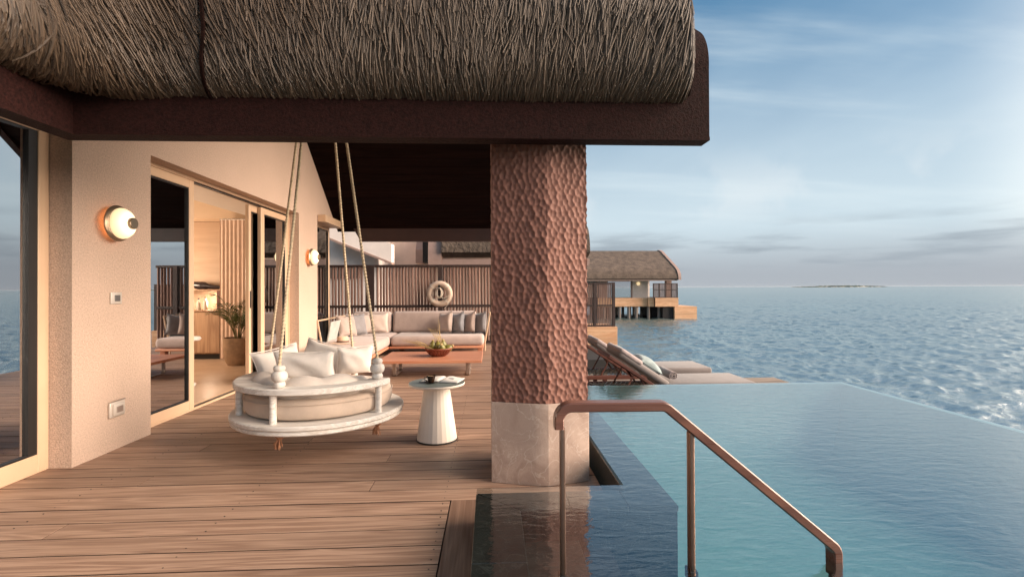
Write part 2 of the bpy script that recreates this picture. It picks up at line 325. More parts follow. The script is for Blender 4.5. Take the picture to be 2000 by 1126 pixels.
# ------------------------------------------------------------------ building helpers
def wloc(o):
    v = Vector((0, 0, 0))
    while o is not None: v = v+o.location; o = o.parent
    return v
def tag(o, label=None, cat=None, group=None, kind=None):
    if label: o['label'] = label
    if cat: o['category'] = cat
    if group: o['group'] = group
    if kind: o['kind'] = kind
    return o
def thing(name, label, cat, loc=(0, 0, 0), group=None, kind=None):
    o = bpy.data.objects.new(name, None); COL.objects.link(o); o.location = loc; o.empty_display_size = .1
    return tag(o, label, cat, group, kind)
def link(name, me, m, parent, kind=None):
    o = bpy.data.objects.new(name, me); COL.objects.link(o)
    if m is not None: me.materials.append(MT[m] if isinstance(m, str) else m)
    if parent is not None: o.parent = parent
    if kind: o['kind'] = kind
    return o
class B:
    """collects shapes in world coordinates; build() links them as one mesh object"""
    def __init__(s): s.bm = bmesh.new()
    def box(s, a, b, bev=0, seg=1, mx=None):
        c = [(a[i]+b[i])/2 for i in range(3)]; d = [abs(b[i]-a[i]) for i in range(3)]
        r = bmesh.ops.create_cube(s.bm, size=1, matrix=Matrix.Translation(c) @ Matrix.Diagonal((*d, 1)))
        vs_ = r['verts']
        if bev:
            es = list({e for v in vs_ for e in v.link_edges})
            rb = bmesh.ops.bevel(s.bm, geom=es, offset=min(bev, min(d)*.49), segments=seg, affect='EDGES', profile=.5)
            vs_ = list({v for v in rb['verts']} | {v for v in vs_ if v.is_valid})
        if mx is not None: bmesh.ops.transform(s.bm, matrix=mx, verts=vs_)
        return s
    def tube(s, pts, r, n=8, caps=True, closed=False, twist=0, lobe=0, sq=None):
        pts = [Vector(p) for p in pts]; k = len(pts); rows = []
        rr = r if hasattr(r, '__len__') else [r]*k
        t0 = (pts[1]-pts[0]).normalized(); up = Vector((0, 0, 1)) if abs(t0.z) < .9 else Vector((0, 1, 0))
        nrm = (up-t0*up.dot(t0)).normalized()
        for i, p in enumerate(pts):
            if closed: t = (pts[(i+1) % k]-pts[i-1]).normalized()
            else: t = (pts[min(i+1, k-1)]-pts[max(i-1, 0)]).normalized()
            nrm = (nrm-t*nrm.dot(t)).normalized(); bn = t.cross(nrm)
            row = []
            for j in range(n):
                a = 2*PI*j/n; a2 = a+twist*i
                if sq: x, y = sq[j]; row.append(s.bm.verts.new(p+nrm*y+bn*x))
                else:
                    q = rr[i]*(1+lobe*math.cos(3*a))
                    row.append(s.bm.verts.new(p+nrm*math.cos(a2)*q+bn*math.sin(a2)*q))
            rows.append(row)
        for i in range(k if closed else k-1):
            A, C = rows[i], rows[(i+1) % k]
            for j in range(n): s.bm.faces.new((A[j], A[(j+1) % n], C[(j+1) % n], C[j]))
        if caps and not closed:
            s.bm.faces.new(rows[0][::-1]); s.bm.faces.new(rows[-1])
        return s
    def lathe(s, prof, n=24, c=(0, 0, 0), mx=None, a0=0, a1=2*PI):
        full = abs(a1-a0-2*PI) < 1e-6; m = n if full else n+1; rows = []
        for r, z in prof:
            if r < 1e-6: rows.append([s.bm.verts.new((0, 0, z))])
            else: rows.append([s.bm.verts.new((r*math.cos(a0+(a1-a0)*j/n), r*math.sin(a0+(a1-a0)*j/n), z)) for j in range(m)])
        for A, C in zip(rows, rows[1:]):
            for j in range(n):
                k = (j+1) % m
                if len(A) == 1 and len(C) == 1: continue
                if len(A) == 1: s.bm.faces.new((A[0], C[k], C[j]))
                elif len(C) == 1: s.bm.faces.new((A[j], A[k], C[0]))
                else: s.bm.faces.new((A[j], A[k], C[k], C[j]))
        if not full:
            s.bm.faces.new([r[0] for r in rows]); s.bm.faces.new([r[-1] for r in rows][::-1])
        M = (mx if mx is not None else Matrix.Identity(4))
        bmesh.ops.transform(s.bm, matrix=Matrix.Translation(c) @ M, verts=[v for r in rows for v in r])
        return s
    def prism(s, poly, axis, a, b):
        def P(p, h):
            q = list(p); q.insert(axis, h); return q
        A = [s.bm.verts.new(P(p, a)) for p in poly]; C = [s.bm.verts.new(P(p, b)) for p in poly]; n = len(poly)
        s.bm.faces.new(A[::-1]); s.bm.faces.new(C)
        for i in range(n): s.bm.faces.new((A[i], A[(i+1) % n], C[(i+1) % n], C[i]))
        return s
    def quad(s, *p):
        s.bm.faces.new([s.bm.verts.new(q) for q in p]); return s
    def ball(s, c, r, sc=(1, 1, 1), n=14, mx=None):
        M = Matrix.Translation(c) @ (mx if mx is not None else Matrix.Identity(4)) @ Matrix.Diagonal((*sc, 1))
        bmesh.ops.create_uvsphere(s.bm, u_segments=n, v_segments=max(6, n*2//3), radius=r, matrix=M); return s
    def sweep(s, pts, ring):
        return s.tube(pts, 1, n=len(ring), sq=ring)
    def build(s, name, m, parent=None, smooth=40, kind=None, mx=None):
        bm = s.bm
        if mx is not None: bmesh.ops.transform(bm, matrix=mx, verts=bm.verts)
        bmesh.ops.recalc_face_normals(bm, faces=bm.faces)
        if parent is not None: bmesh.ops.translate(bm, verts=bm.verts, vec=-wloc(parent))
        me = bpy.data.meshes.new(name); bm.to_mesh(me); bm.free()
        if smooth:
            me.polygons.foreach_set('use_smooth', [True]*len(me.polygons)); me.set_sharp_from_angle(angle=rad(smooth))
        return link(name, me, m, parent, kind)
def mesh_np(name, V, F, m, parent=None, smooth=True, kind=None, tone=None):
    """V (n,3), F (k,4) as one mesh, fast"""
    V = np.asarray(V, np.float32)
    if parent is not None: V = V-np.array(wloc(parent), np.float32)
    F = np.asarray(F, np.int32); k = F.shape[1]
    me = bpy.data.meshes.new(name); me.vertices.add(len(V)); me.vertices.foreach_set('co', V.ravel())
    me.loops.add(F.size); me.loops.foreach_set('vertex_index', F.ravel()); me.polygons.add(len(F))
    me.polygons.foreach_set('loop_start', np.arange(0, F.size, k, dtype=np.int32))
    me.polygons.foreach_set('use_smooth', np.full(len(F), smooth))
    me.update(calc_edges=True)
    if tone is not None:
        ca = me.color_attributes.new('tone', 'FLOAT_COLOR', 'POINT'); t = np.ones((len(V), 4), np.float32); t[:, :3] = tone[:, None]
        ca.data.foreach_set('color', t.ravel())
    return link(name, me, m, parent, kind)
def gridfaces(n, m, wrap=False):
    i, j = np.meshgrid(np.arange(n-1), np.arange(m if wrap else m-1), indexing='ij'); j2 = (j+1) % m
    return np.stack([i*m+j, i*m+j2, (i+1)*m+j2, (i+1)*m+j], -1).reshape(-1, 4)
def copy_tree(o, parent=None):
    c = o.copy(); COL.objects.link(c)
    if parent is not None: c.parent = parent
    for ch in list(o.children): copy_tree(ch, c)
    return c
def ringprof(w, h, r, k=3):
    """rounded rectangle, centred"""
    out = []
    for cx, cy, a in ((w/2-r, h/2-r, 0), (-w/2+r, h/2-r, 90), (-w/2+r, -h/2+r, 180), (w/2-r, -h/2+r, 270)):
        for i in range(k+1):
            t = rad(a+90*i/k); out.append((cx+r*math.cos(t), cy+r*math.sin(t)))
    return out
def fillet(pts, r, k=6):
    out = [Vector(pts[0])]
    for a, b, c in zip(pts, pts[1:], pts[2:]):
        a, b, c = Vector(a), Vector(b), Vector(c); u = (a-b).normalized(); v = (c-b).normalized()
        ang = u.angle(v); t = r/math.tan(ang/2)
        p, q = b+u*t, b+v*t; cc = b+(u+v).normalized()*(r/math.sin(ang/2))
        for i in range(k+1):
            w = (p-cc).lerp(q-cc, i/k).normalized()*r; out.append(cc+w)
    out.append(Vector(pts[-1])); return out
def pillow(name, m, w, h, t, mx, label, cat='pillow', group=None, seed=0, parent=None, n=18):
    """soft pillow with pinched corners; lies in local XZ, thickness along Y"""
    r = np.random.default_rng(seed+100)
    u = np.linspace(-1, 1, n); U, Vv = np.meshgrid(u, u, indexing='ij')
    prof = (np.clip(1-np.abs(U)**2.6, 0, 1)*np.clip(1-np.abs(Vv)**2.6, 0, 1))**.42
    pin = 1-.09*(1-np.abs(U)**2)*np.abs(Vv)**3
    pin2 = 1-.09*(1-np.abs(Vv)**2)*np.abs(U)**3
    X = U*w/2*pin2; Z = Vv*h/2*pin
    wr = sum(.035*np.sin(r.uniform(2, 7)*U+r.uniform(2, 7)*Vv+r.uniform(0, 6)) for _ in range(5))
    rad_ = .10*np.sin(9*np.arctan2(Vv, U)+r.uniform(0, 6))*np.clip(U**2+Vv**2-.35, 0, 1)
    T = t/2*prof*(1+wr+rad_)
    sag = -.05*h*(1-U**2)*(Vv > .0)*Vv
    A = np.stack([X, T, Z+sag], -1).reshape(-1, 3); C = np.stack([X, -T, Z+sag], -1).reshape(-1, 3)
    F = gridfaces(n, n); V = np.concatenate([A, C]); F = np.concatenate([F[:, ::-1], F+n*n])
    M = np.array(mx); V = V @ M[:3, :3].T+M[:3, 3]
    base = thing(name, label, cat, tuple(M[:3, 3]), group)
    bm = bmesh.new(); vs_ = [bm.verts.new(v) for v in V]
    for f in F: bm.faces.new([vs_[i] for i in f])
    bmesh.ops.remove_doubles(bm, verts=bm.verts, dist=.0015)
    b = B(); b.bm.free(); b.bm = bm; b.build('cover', m, base, 60)
    i = [(X[k, 0], Z[k, 0]) for k in range(n)]+[(X[-1, k], Z[-1, k]) for k in range(1, n)]+[(X[k, -1], Z[k, -1]) for k in range(n-2, -1, -1)]+[(X[0, k], Z[0, k]) for k in range(n-2, 0, -1)]
    pts = [Matrix(mx) @ Vector((x, 0, z)) for x, z in i]
    B().tube(pts, .004, 5, closed=True).build('piping', m, base)
    return base
def TR(x, y, z, rx=0, ry=0, rz=0):
    return Matrix.Translation((x, y, z)) @ Euler((rad(rx), rad(ry), rad(rz)), 'XYZ').to_matrix().to_4x4()

# ------------------------------------------------------------------ sea, island
ZS = -2.2
def waves(X, Y, R):
    r = np.random.default_rng(5); Z = np.zeros_like(X); DX = np.zeros_like(X); DY = np.zeros_like(X)
    for i in range(80):
        L = 10**r.uniform(math.log10(.16), math.log10(3.6)); a = r.normal(rad(250), rad(62)); k = 2*PI/L
        amp = .0054*L**.74; fade = np.clip(1.6-R/(L*150), 0, 1); ph = r.uniform(0, 2*PI)
        th = k*(X*math.cos(a)+Y*math.sin(a))+ph+.6*np.sin(.21*k*(Y*math.cos(a)-X*math.sin(a))+ph*3)
        Z += amp*fade*np.cos(th); q = .75*amp*fade*np.sin(th); DX -= q*math.cos(a); DY -= q*math.sin(a)
    return X+DX, Y+DY, Z
def sea():
    o = thing('sea', 'choppy silver blue sea reaching the horizon', 'sea', (0, 0, ZS), kind='structure')
    r = np.geomspace(5.0, 700, 860); a = np.radians(np.linspace(2, 62, 560))
    Rr, A = np.meshgrid(r, a, indexing='ij'); X = Rr*np.sin(A); Y = Rr*np.cos(A); x, y, z = waves(X, Y, Rr)
    ed = np.clip((700-Rr)/250, 0, 1); z *= ed
    V = np.stack([x, y, z+ZS], -1).reshape(-1, 3)
    mesh_np('open_water', V, gridfaces(860, 560), 'sea', o, kind='structure')
    r2 = np.array([.5, 5, 30, 120, 700]); a2 = np.radians(np.linspace(62, 362, 61)); Rr, A = np.meshgrid(r2, a2, indexing='ij')
    V = np.stack([Rr*np.sin(A), Rr*np.cos(A), np.full_like(A, ZS)], -1).reshape(-1, 3); mesh_np('open_water', V, gridfaces(5, 61), 'sea', o, kind='structure')
    a3 = np.radians(np.linspace(2, 62, 2)); Rr, A = np.meshgrid(np.array([.5, 5.]), a3, indexing='ij')
    V = np.stack([Rr*np.sin(A), Rr*np.cos(A), np.full_like(A, ZS)], -1).reshape(-1, 3); mesh_np('open_water', V, gridfaces(2, 2), 'sea', o, kind='structure')
    r4 = np.geomspace(700, 30000, 24); a4 = np.radians(np.linspace(0, 360, 97)); Rr, A = np.meshgrid(r4, a4, indexing='ij')
    V = np.stack([Rr*np.sin(A), Rr*np.cos(A), np.full_like(A, ZS)], -1).reshape(-1, 3); mesh_np('open_water', V, gridfaces(24, 97), 'sea', o, kind='structure')
sea()
def island():
    o = thing('island', 'low wooded island far out on the horizon', 'island', (2146, 3000, ZS), kind='structure')
    xs = np.linspace(1876, 2417, 40); prof = np.clip(np.sin(np.pi*np.clip((xs-1876)/541, 0, 1))**.35, 0, 1)
    rows = []
    for d, hh in ((-90, 0), (-60, 1.2), (-50, 8), (0, 17), (70, 10), (90, 0)):
        h = hh*prof*(1+.25*np.array([RND.uniform(-1, 1) for _ in xs])*(hh > 5)); h = h*(1 if hh < 5 else 1)*np.where(xs < 2040, .75, 1.)*.55
        rows.append(np.stack([xs, np.full_like(xs, 3000+d), ZS-1+h], -1))
    V = np.concatenate(rows); mesh_np('shore', V, gridfaces(6, 40), 'sand', o, kind='structure')
    b = B()
    for i in range(420):
        x = RND.uniform(1890, 2405); e = math.sin(PI*(x-1876)/541)**.4; h = RND.uniform(5, 8)*e*(.7 if x < 2040 else 1)
        bmesh.ops.create_icosphere(b.bm, subdivisions=1, radius=1, matrix=Matrix.Translation((x, 3000+RND.uniform(-55, 60), ZS+h*.7)) @ Matrix.Diagonal((RND.uniform(6, 13), RND.uniform(6, 13), h*.62, 1)))
    b.build('tree_cover', 'island', o, kind='stuff')
island()

# ------------------------------------------------------------------ deck
ZW = .183                       # pool water level above the deck
WX, DXP = -3.0, -3.15           # wall face and door face
def deck():
    o = thing('deck', 'weathered brown timber deck of long boards under the porch', 'deck', (0, 3, 0), kind='structure')
    p = .1735; y0 = 3.033; gap = .010; th = .028
    sc = B()
    for k in range(-16, 52):
        a, b_ = y0+k*p+gap/2, y0+(k+1)*p-gap/2
        x1 = -.247 if b_ < 3.05 else (.70 if b_ < 5.75 else 1.12)
        x0 = -3.16
        if a > 9.9: x0 = -6.2
        cuts = [x0]
        if k % 3 == 1 and x1 > .5: cuts.append(-1.52+RND.choice((0, -.9, .75)))
        elif k % 4 == 2: cuts.append(-2.3)
        cuts.append(x1)
        for c0, c1 in zip(cuts, cuts[1:]):
            dz = RND.uniform(-.0012, .0012)
            B().box((c0+(.002 if c0 > x0 else 0), a, -th+dz), (c1-.002, b_, dz), .0009, 1).build('plank', 'deck', o, 25)
        for sx in (-.285, -1.50, -2.55, .55):
            if sx < x1-.02:
                for yy in (a+.035, b_-.035):
                    if yy < 6.5: sc.lathe([(0, .0016), (.0042, .0016), (.0042, -.004)], 7, (sx+RND.uniform(-.004, .004), yy, 0))
    for yb, yt in ((.25, 3.045),):
        B().box((-.243, yb, -th), (-.092, yt, 0), .003, 1).build('border_plank', 'deck_y', o, 25)
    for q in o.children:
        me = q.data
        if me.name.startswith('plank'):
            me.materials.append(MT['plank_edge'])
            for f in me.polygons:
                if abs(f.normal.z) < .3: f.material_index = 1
    sc.build('screw', 'black', o, 0, kind='stuff')
    B().box((-3.14, .2, -.35), (.60, 11.9, -.05)).box((-6.2, 10.05, -.35), (-3.16, 11.9, -.05)).build('joist_bed', 'under', o, 0)
    d2 = thing('sun_deck', 'lower grey brown sun deck beyond the pool carrying two loungers', 'deck', (2.6, 7, -.25), kind='structure')
    for k in range(17):
        yy = 5.78+k*.145
        B().box((1.14, yy+.003, -.28), (4.75, yy+.142, -.25), .003).build('plank', 'sundeck', d2, 25)
    B().box((1.14, 5.8, -.6), (4.74, 8.2, -.285)).build('joist_bed', 'under', d2, 0)
    for x in (1.5, 3., 4.5):
        for y in (6.2, 7.9): B().lathe([(.11, -3.2), (.11, -.6)], 12, (x, y, 0)).build('pile', 'pile', d2)
deck()

# ------------------------------------------------------------------ pool
def pool():
    o = thing('swimming_pool', 'infinity pool of dark slate and teal mosaic beside the deck', 'pool', (2, 3, 0), kind='structure')
    zl = ZW-.028; zb = -.52
    B().box((.73, .2, zb-.1), (3.97, 5.55, zb)).build('pool_floor', 'pool_tile', o, 0)
    # coved foot of the two outer walls
    rc = .60; cv = [(3.9385-rc+rc*math.sin(rad(a)), zb-.002+rc-rc*math.cos(rad(a))) for a in range(0, 91, 6)]
    b = B(); V = [[b.bm.verts.new((x, y, z)) for x, z in cv] for y in (.2, 5.4885)]
    for i in range(len(cv)-1): b.bm.faces.new((V[0][i], V[0][i+1], V[1][i+1], V[1][i]))
    cv = [(5.4885-rc+rc*math.sin(rad(a)), zb-.003+rc-rc*math.cos(rad(a))) for a in range(0, 91, 6)]
    V = [[b.bm.verts.new((x, y, z)) for y, z in cv] for x in (.956, 3.93)]
    for i in range(len(cv)-1): b.bm.faces.new((V[0][i], V[0][i+1], V[1][i+1], V[1][i]))
    b.build('pool_cove', 'pool_tile', o, 60)
    B().box((3.94, .2, -1.2), (4.0, 5.56, ZW-.006)).build('pool_wall', 'pool_tile', o, 0)
    B().box((.73, 5.49, -1.2), (3.939, 5.56, ZW-.006)).build('pool_wall', 'pool_tile', o, 0)
    # outer face along the deck, ledge slabs on top
    B().box((.728, 2.752, -.4), (.95, 5.488, zl-.031)).build('pool_wall', 'slate', o, 0)
    B().box((-.076, .25, -.4), (.14, 2.74, zl-.031)).build('pool_wall', 'slate', o, 0)
    B().box((.141, 2.535, -.9), (.95, 2.74, zl-.031)).build('pool_wall', 'slate', o, 0)
    def slab(poly, z0, z1):
        b = B().prism(poly, 2, z0, z1)
        bmesh.ops.bevel(b.bm, geom=[e for e in b.bm.edges], offset=.003, segments=1, affect='EDGES')
        b.build('slab', 'slate', o, 25)
    g = .0022
    z0 = zl-.03
    slab([(-.084, 2.745), (-.084, 2.05), (.145, 2.05), (.145, 2.528)], z0, zl)                      # mitred left corner
    slab([(-.080, 2.748), (.149, 2.531), (.40-g, 2.531), (.40-g, 2.748)], z0, zl)
    slab([(.40+g, 2.531), (.70-g, 2.531), (.70-g, 2.748), (.40+g, 2.748)], z0, zl)
    slab([(.70+g, 2.531), (.955, 2.531), (.955, 2.748), (.70+g, 2.748)], z0, zl)
    for a, b_ in ((.25, 1.1), (1.1, 2.05)): slab([(-.084, a+g), (.145, a+g), (.145, b_-g), (-.084, b_-g)], z0, zl)
    for a, b_ in ((2.75, 3.35), (3.35, 3.95), (3.95, 4.55), (4.55, 5.15), (5.15, 5.49)): slab([(.724, a+g), (.955, a+g), (.955, b_-g), (.724, b_-g)], z0, zl)
    # treads going down into the water
    for x0, x1, z in ((.146, .44, -.005), (.442, .70, -.17), (.702, .953, -.34)):
        for a, b_ in ((.25, 1.5), (1.5, 2.10), (2.10, 2.533)): slab([(x0, a+g), (x1, a+g), (x1, b_-g), (x0, b_-g)], z-.03, z)
        B().box((x0+.003, .25, -.94), (x1-.004, 2.532, z-.031)).build('step_riser', 'slate', o, 0)
    B().box((-.25, .2, -1.2), (3.94, .25, .15)).build('pool_wall', 'pool_tile', o, 0)
    w = B(); b = w.bm
    P = [(-.08, .25), (3.995, .25), (3.995, 5.555), (.726, 5.555), (.726, 2.745), (-.08, 2.745)]
    b.faces.new([b.verts.new((x, y, ZW)) for x, y in P])
    w.build('pool_water', 'pool_water', None, 0); bpy.data.objects['pool_water']['kind'] = 'structure'
    tag(bpy.data.objects['pool_water'], 'still turquoise pool water mirroring the pale sky', 'water')
pool()

# ------------------------------------------------------------------ villa shell
YF, XL, XR, ZF = 3.05, -2.435, 1.36, 2.18       # front fascia plane, inner corner, right end, lower edge
def ceil_z(y): return min(5.03-.77*abs(y-6.6), 5.03)
villa = thing('villa', 'stuccoed overwater villa with thatched porch roof, nearest building', 'villa', (-3, 6, 0))
def shell():
    v = villa
    b = B()
    # wall piers and lintels, 0.3 thick, outer face X = -3
    b.box((-3.3, 3.75, -.3), (WX, 4.585, 5.3)).box((-3.3, 4.585, 2.46), (WX, 8.02, 5.3)).box((-3.3, 8.02, -.3), (WX, 8.86, 5.3))
    b.box((-3.3, 8.86, 2.46), (WX, 10.0, 4.2)).box((-3.3, 0, 2.50), (WX, 3.75, 5.0))
    bmesh.ops.remove_doubles(b.bm, verts=b.bm.verts, dist=1e-4)
    b.build('wall', 'stucco', v, 0)
    B().box((-9.5, 10.0, -.3), (-4.9, 10.25, 4.2)).build('wall', 'stucco', v, 0)
    # fascia, L shaped, with a thin lip
    B().prism([(XL, YF), (XR, YF), (XR, YF+.12), (XL-.12, YF+.12), (XL-.12, -1.5), (XL, -1.5)], 2, ZF+.022, 2.62).build('fascia', 'fascia', v, 0)
    B().prism([(XL+.004, YF-.004), (XR+.003, YF-.004), (XR+.003, YF+.124), (XL-.124, YF+.124), (XL-.124, -1.5), (XL+.004, -1.5)], 2, ZF, ZF+.022).build('fascia_lip', 'fascia', v, 0)
    # barge board at the gable end, rounded shoulder then up the slope and down again
    def barge(off):
        pts = [(YF+.002+off, ZF+.024+off*.2), (YF+.002+off, 2.62)]
        for i in range(9):
            t = rad(180-i*52/8); pts.append((YF+.33+(.33-off)*math.cos(t), 2.66+(.33-off)*math.sin(t)))
        return pts
    out = barge(0); top = (6.6, out[-1][1]+(6.6-out[-1][0])*.77)
    right = [(13.2-y, z) for y, z in out[::-1]]
    inner = [(10.0, 2.4), (6.6, 4.98), (3.2, 2.40), (3.2, ZF+.024)]
    B().prism(out+[top]+right[:-1]+[(10.15, 2.25), (10.0, 2.25)]+inner, 0, XR-.115, XR+.003).build('barge_board', 'fascia', v, 45)
    # ceiling planks and roof cores
    for side in (0, 1):
        for k in range(24):
            y0 = 3.17+(6.6-3.17)*k/24; y1 = 3.17+(6.6-3.17)*(k+1)/24
            ys = (y0+.004, y1-.004); zz = [5.03-.77*(6.6-y) for y in ys]
            if side: ys = [13.2-y for y in ys]
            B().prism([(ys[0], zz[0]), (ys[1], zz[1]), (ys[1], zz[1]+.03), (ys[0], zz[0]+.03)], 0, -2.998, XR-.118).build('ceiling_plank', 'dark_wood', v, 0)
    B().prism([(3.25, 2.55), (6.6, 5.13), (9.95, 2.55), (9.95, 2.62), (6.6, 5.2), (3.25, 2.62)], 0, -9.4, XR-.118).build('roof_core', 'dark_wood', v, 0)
    B().prism([(-2.54, 2.2), (XR-.12, 2.2), (XR-.12, 2.58), (-2.998, 2.58), (-2.998, 2.56), (-2.735, 2.555)], 1, 9.95, 10.09).build('rear_beam', 'beam', v, 0)
    B().box((-2.99, 8.86, 2.44), (-2.86, 10.0, 2.56)).build('wall_beam', 'frame', v, 0)
shell()

# ------------------------------------------------------------------ thatch: thousands of strands over a rounded eave
def thatch():
    RT, ZC, FY, FX, RF = .27, 2.68, 2.93, -2.28, .55
    xr = 1.235; l1 = xr-(FX+RF); l2 = l1+RF*PI/2; l3 = l2+3.6
    def path(p, d):
        """plan point at path length p, d behind the eave front"""
        x = np.where(p < l1, xr-p, 0.); y = np.where(p < l1, FY+d, 0.)
        a = np.clip((p-l1)/RF, 0, PI/2); cx, cy = FX+RF, FY-RF
        m = (p >= l1) & (p < l2); x = np.where(m, cx-(RF+d)*np.sin(a), x); y = np.where(m, cy+(RF+d)*np.cos(a), y)
        m = p >= l2; x = np.where(m, FX-d, x); y = np.where(m, cy-(p-l2), y)
        nx = np.where(p < l1, 0, np.sin(a)); ny = np.where(p < l1, -1, -np.cos(a))
        return x, y, nx, ny
    # section of the eave: under-curl, upright front, shoulder, slope
    sec = [(.22*(1-math.cos(rad(a)))+.0, 2.635+.22*math.sin(rad(a)), rad(a)) for a in range(-112, 1, 8)]
    sec += [(0., 2.66+.03*i, 0.) for i in range(1, 6)]
    sec += [(.55*(1-math.cos(rad(a))), 2.81+.55*math.sin(rad(a)), rad(a)) for a in range(4, 53, 6)]
    d_, z_ = sec[-1][:2]; sec += [(d_+t*math.sin(rad(52.4)), z_+t*math.cos(rad(52.4)), rad(52.4)) for t in (.1, .3, .6, 1.2, 2.0, 3.2, 4.45)]
    sec = np.array(sec); sa = np.concatenate([[0], np.cumsum(np.hypot(np.diff(sec[:, 0]), np.diff(sec[:, 1])))]); sl = .85
    def surf(p, s, lift, edge=True):
        d = np.interp(s, sa, sec[:, 0]); z = np.interp(s, sa, sec[:, 1]); ph = np.interp(s, sa, sec[:, 2])
        r = np.clip((.06-p)/.06, 0, 1)                      # rounded right end
        x, y, nx, ny = path(np.maximum(p, 0.), d)
        no, nz = np.cos(ph), np.sin(ph)
        sh = lift-.04*r*r
        return np.stack([x+nx*no*sh, y+ny*no*sh, z+nz*sh], -1)
    o = villa
    # dark core under the strands
    P, S = np.meshgrid(np.linspace(-.0, l3, 160), np.linspace(0, sl+.9, 40), indexing='ij')
    V = surf(P.ravel(), S.ravel(), -.03); core = mesh_np('thatch_core', V, gridfaces(160, 40), 'dark_wood', o)
    B().prism([(2.975, 2.52), (3.03, 2.45), (3.2, 2.44), (3.2, 3.05), (3.05, 3.0), (2.975, 2.85)], 0, 1.19, 1.23).build('thatch_end', 'dark_wood', o, 0)
    P, S = np.meshgrid(np.linspace(-.0, l3, 160), np.concatenate([np.linspace(sl+.45, sl+1.2, 12), np.linspace(sl+1.3, sa[-1], 6)]), indexing='ij')
    mesh_np('upper_thatch', surf(P.ravel(), S.ravel(), .012), gridfaces(160, 18), 'roof_far', o)
    n = 27000; K = 6
    p0 = rng.uniform(-.01, l3, n); s0 = rng.uniform(.22, sl+.55, n)
    L = rng.uniform(.18, .46, n); L = np.minimum(L, s0-.015)
    lean = rng.normal(.10, .12, n)+np.where(rng.random(n) < .08, rng.normal(0, .3, n), 0)
    lean += .16*np.sin(p0*2.1+1.0)+.10*np.sin(p0*7.3)
    v = np.exp(-((p0-l1-.25)/.75)**2); lean += v*(-.75+.35*np.sin(s0*6))        # swept round the inner corner
    lean = np.clip(lean, -.58, .42); L = np.where(np.abs(lean) > .5, L*.7, L)
    curl = np.clip(rng.normal(0, .3, n), -.5, .5)
    t = np.linspace(0, 1, K)
    s = s0[:, None]-L[:, None]*t; q = p0[:, None]+L[:, None]*(lean[:, None]*t+curl[:, None]*.25*t*t)
    layer = rng.random(n); lift = .030*layer[:, None]+(.002+.005*rng.random(n))[:, None]*t**2-.010*(1-t)
    wd = rng.uniform(.0044, .0072, n)[:, None]*(1-.35*t**4)
    tang = np.stack([np.gradient(q, axis=1), np.gradient(s, axis=1)], -1); tang /= np.linalg.norm(tang, axis=-1, keepdims=True)
    side = np.stack([-tang[..., 1], tang[..., 0]], -1)
    q = np.clip(q, 0, None)
    ver = []
    for k, (c, h) in enumerate(((-1, 0), (0, 1), (1, 0))):
        ver.append(surf((q+side[..., 0]*wd*c).ravel(), (s+side[..., 1]*wd*c).ravel(), (lift+h*wd*.8).ravel()).reshape(n, K, 3))
    V = np.stack(ver, 2)
    base = (np.arange(n)*K*3)[:, None, None]; i = np.arange(K-1)[None, :, None]; j = np.arange(2)[None, None, :]
    a = base+i*3+j; F = np.stack([a, a+1, a+4, a+3], -1).reshape(-1, 4)
    tone = np.clip(rng.normal(.52, .2, n), .02, 1); tone = np.repeat(tone, K*3)
    mesh_np('thatch', V.reshape(-1, 3), F, 'thatch', o, smooth=False, kind='stuff', tone=tone)
    # a darker join between two thatch panels
    sx = np.linspace(.10, sl+.3, 22); w_ = l1-.10+.02*np.sin(sx*9)
    b = B(); b.tube([tuple(surf(np.array([w]), np.array([s_]), .034)[0]) for w, s_ in zip(w_, sx)], .012, 5); b.build('thatch_seam', 'dark_wood', o)
thatch()

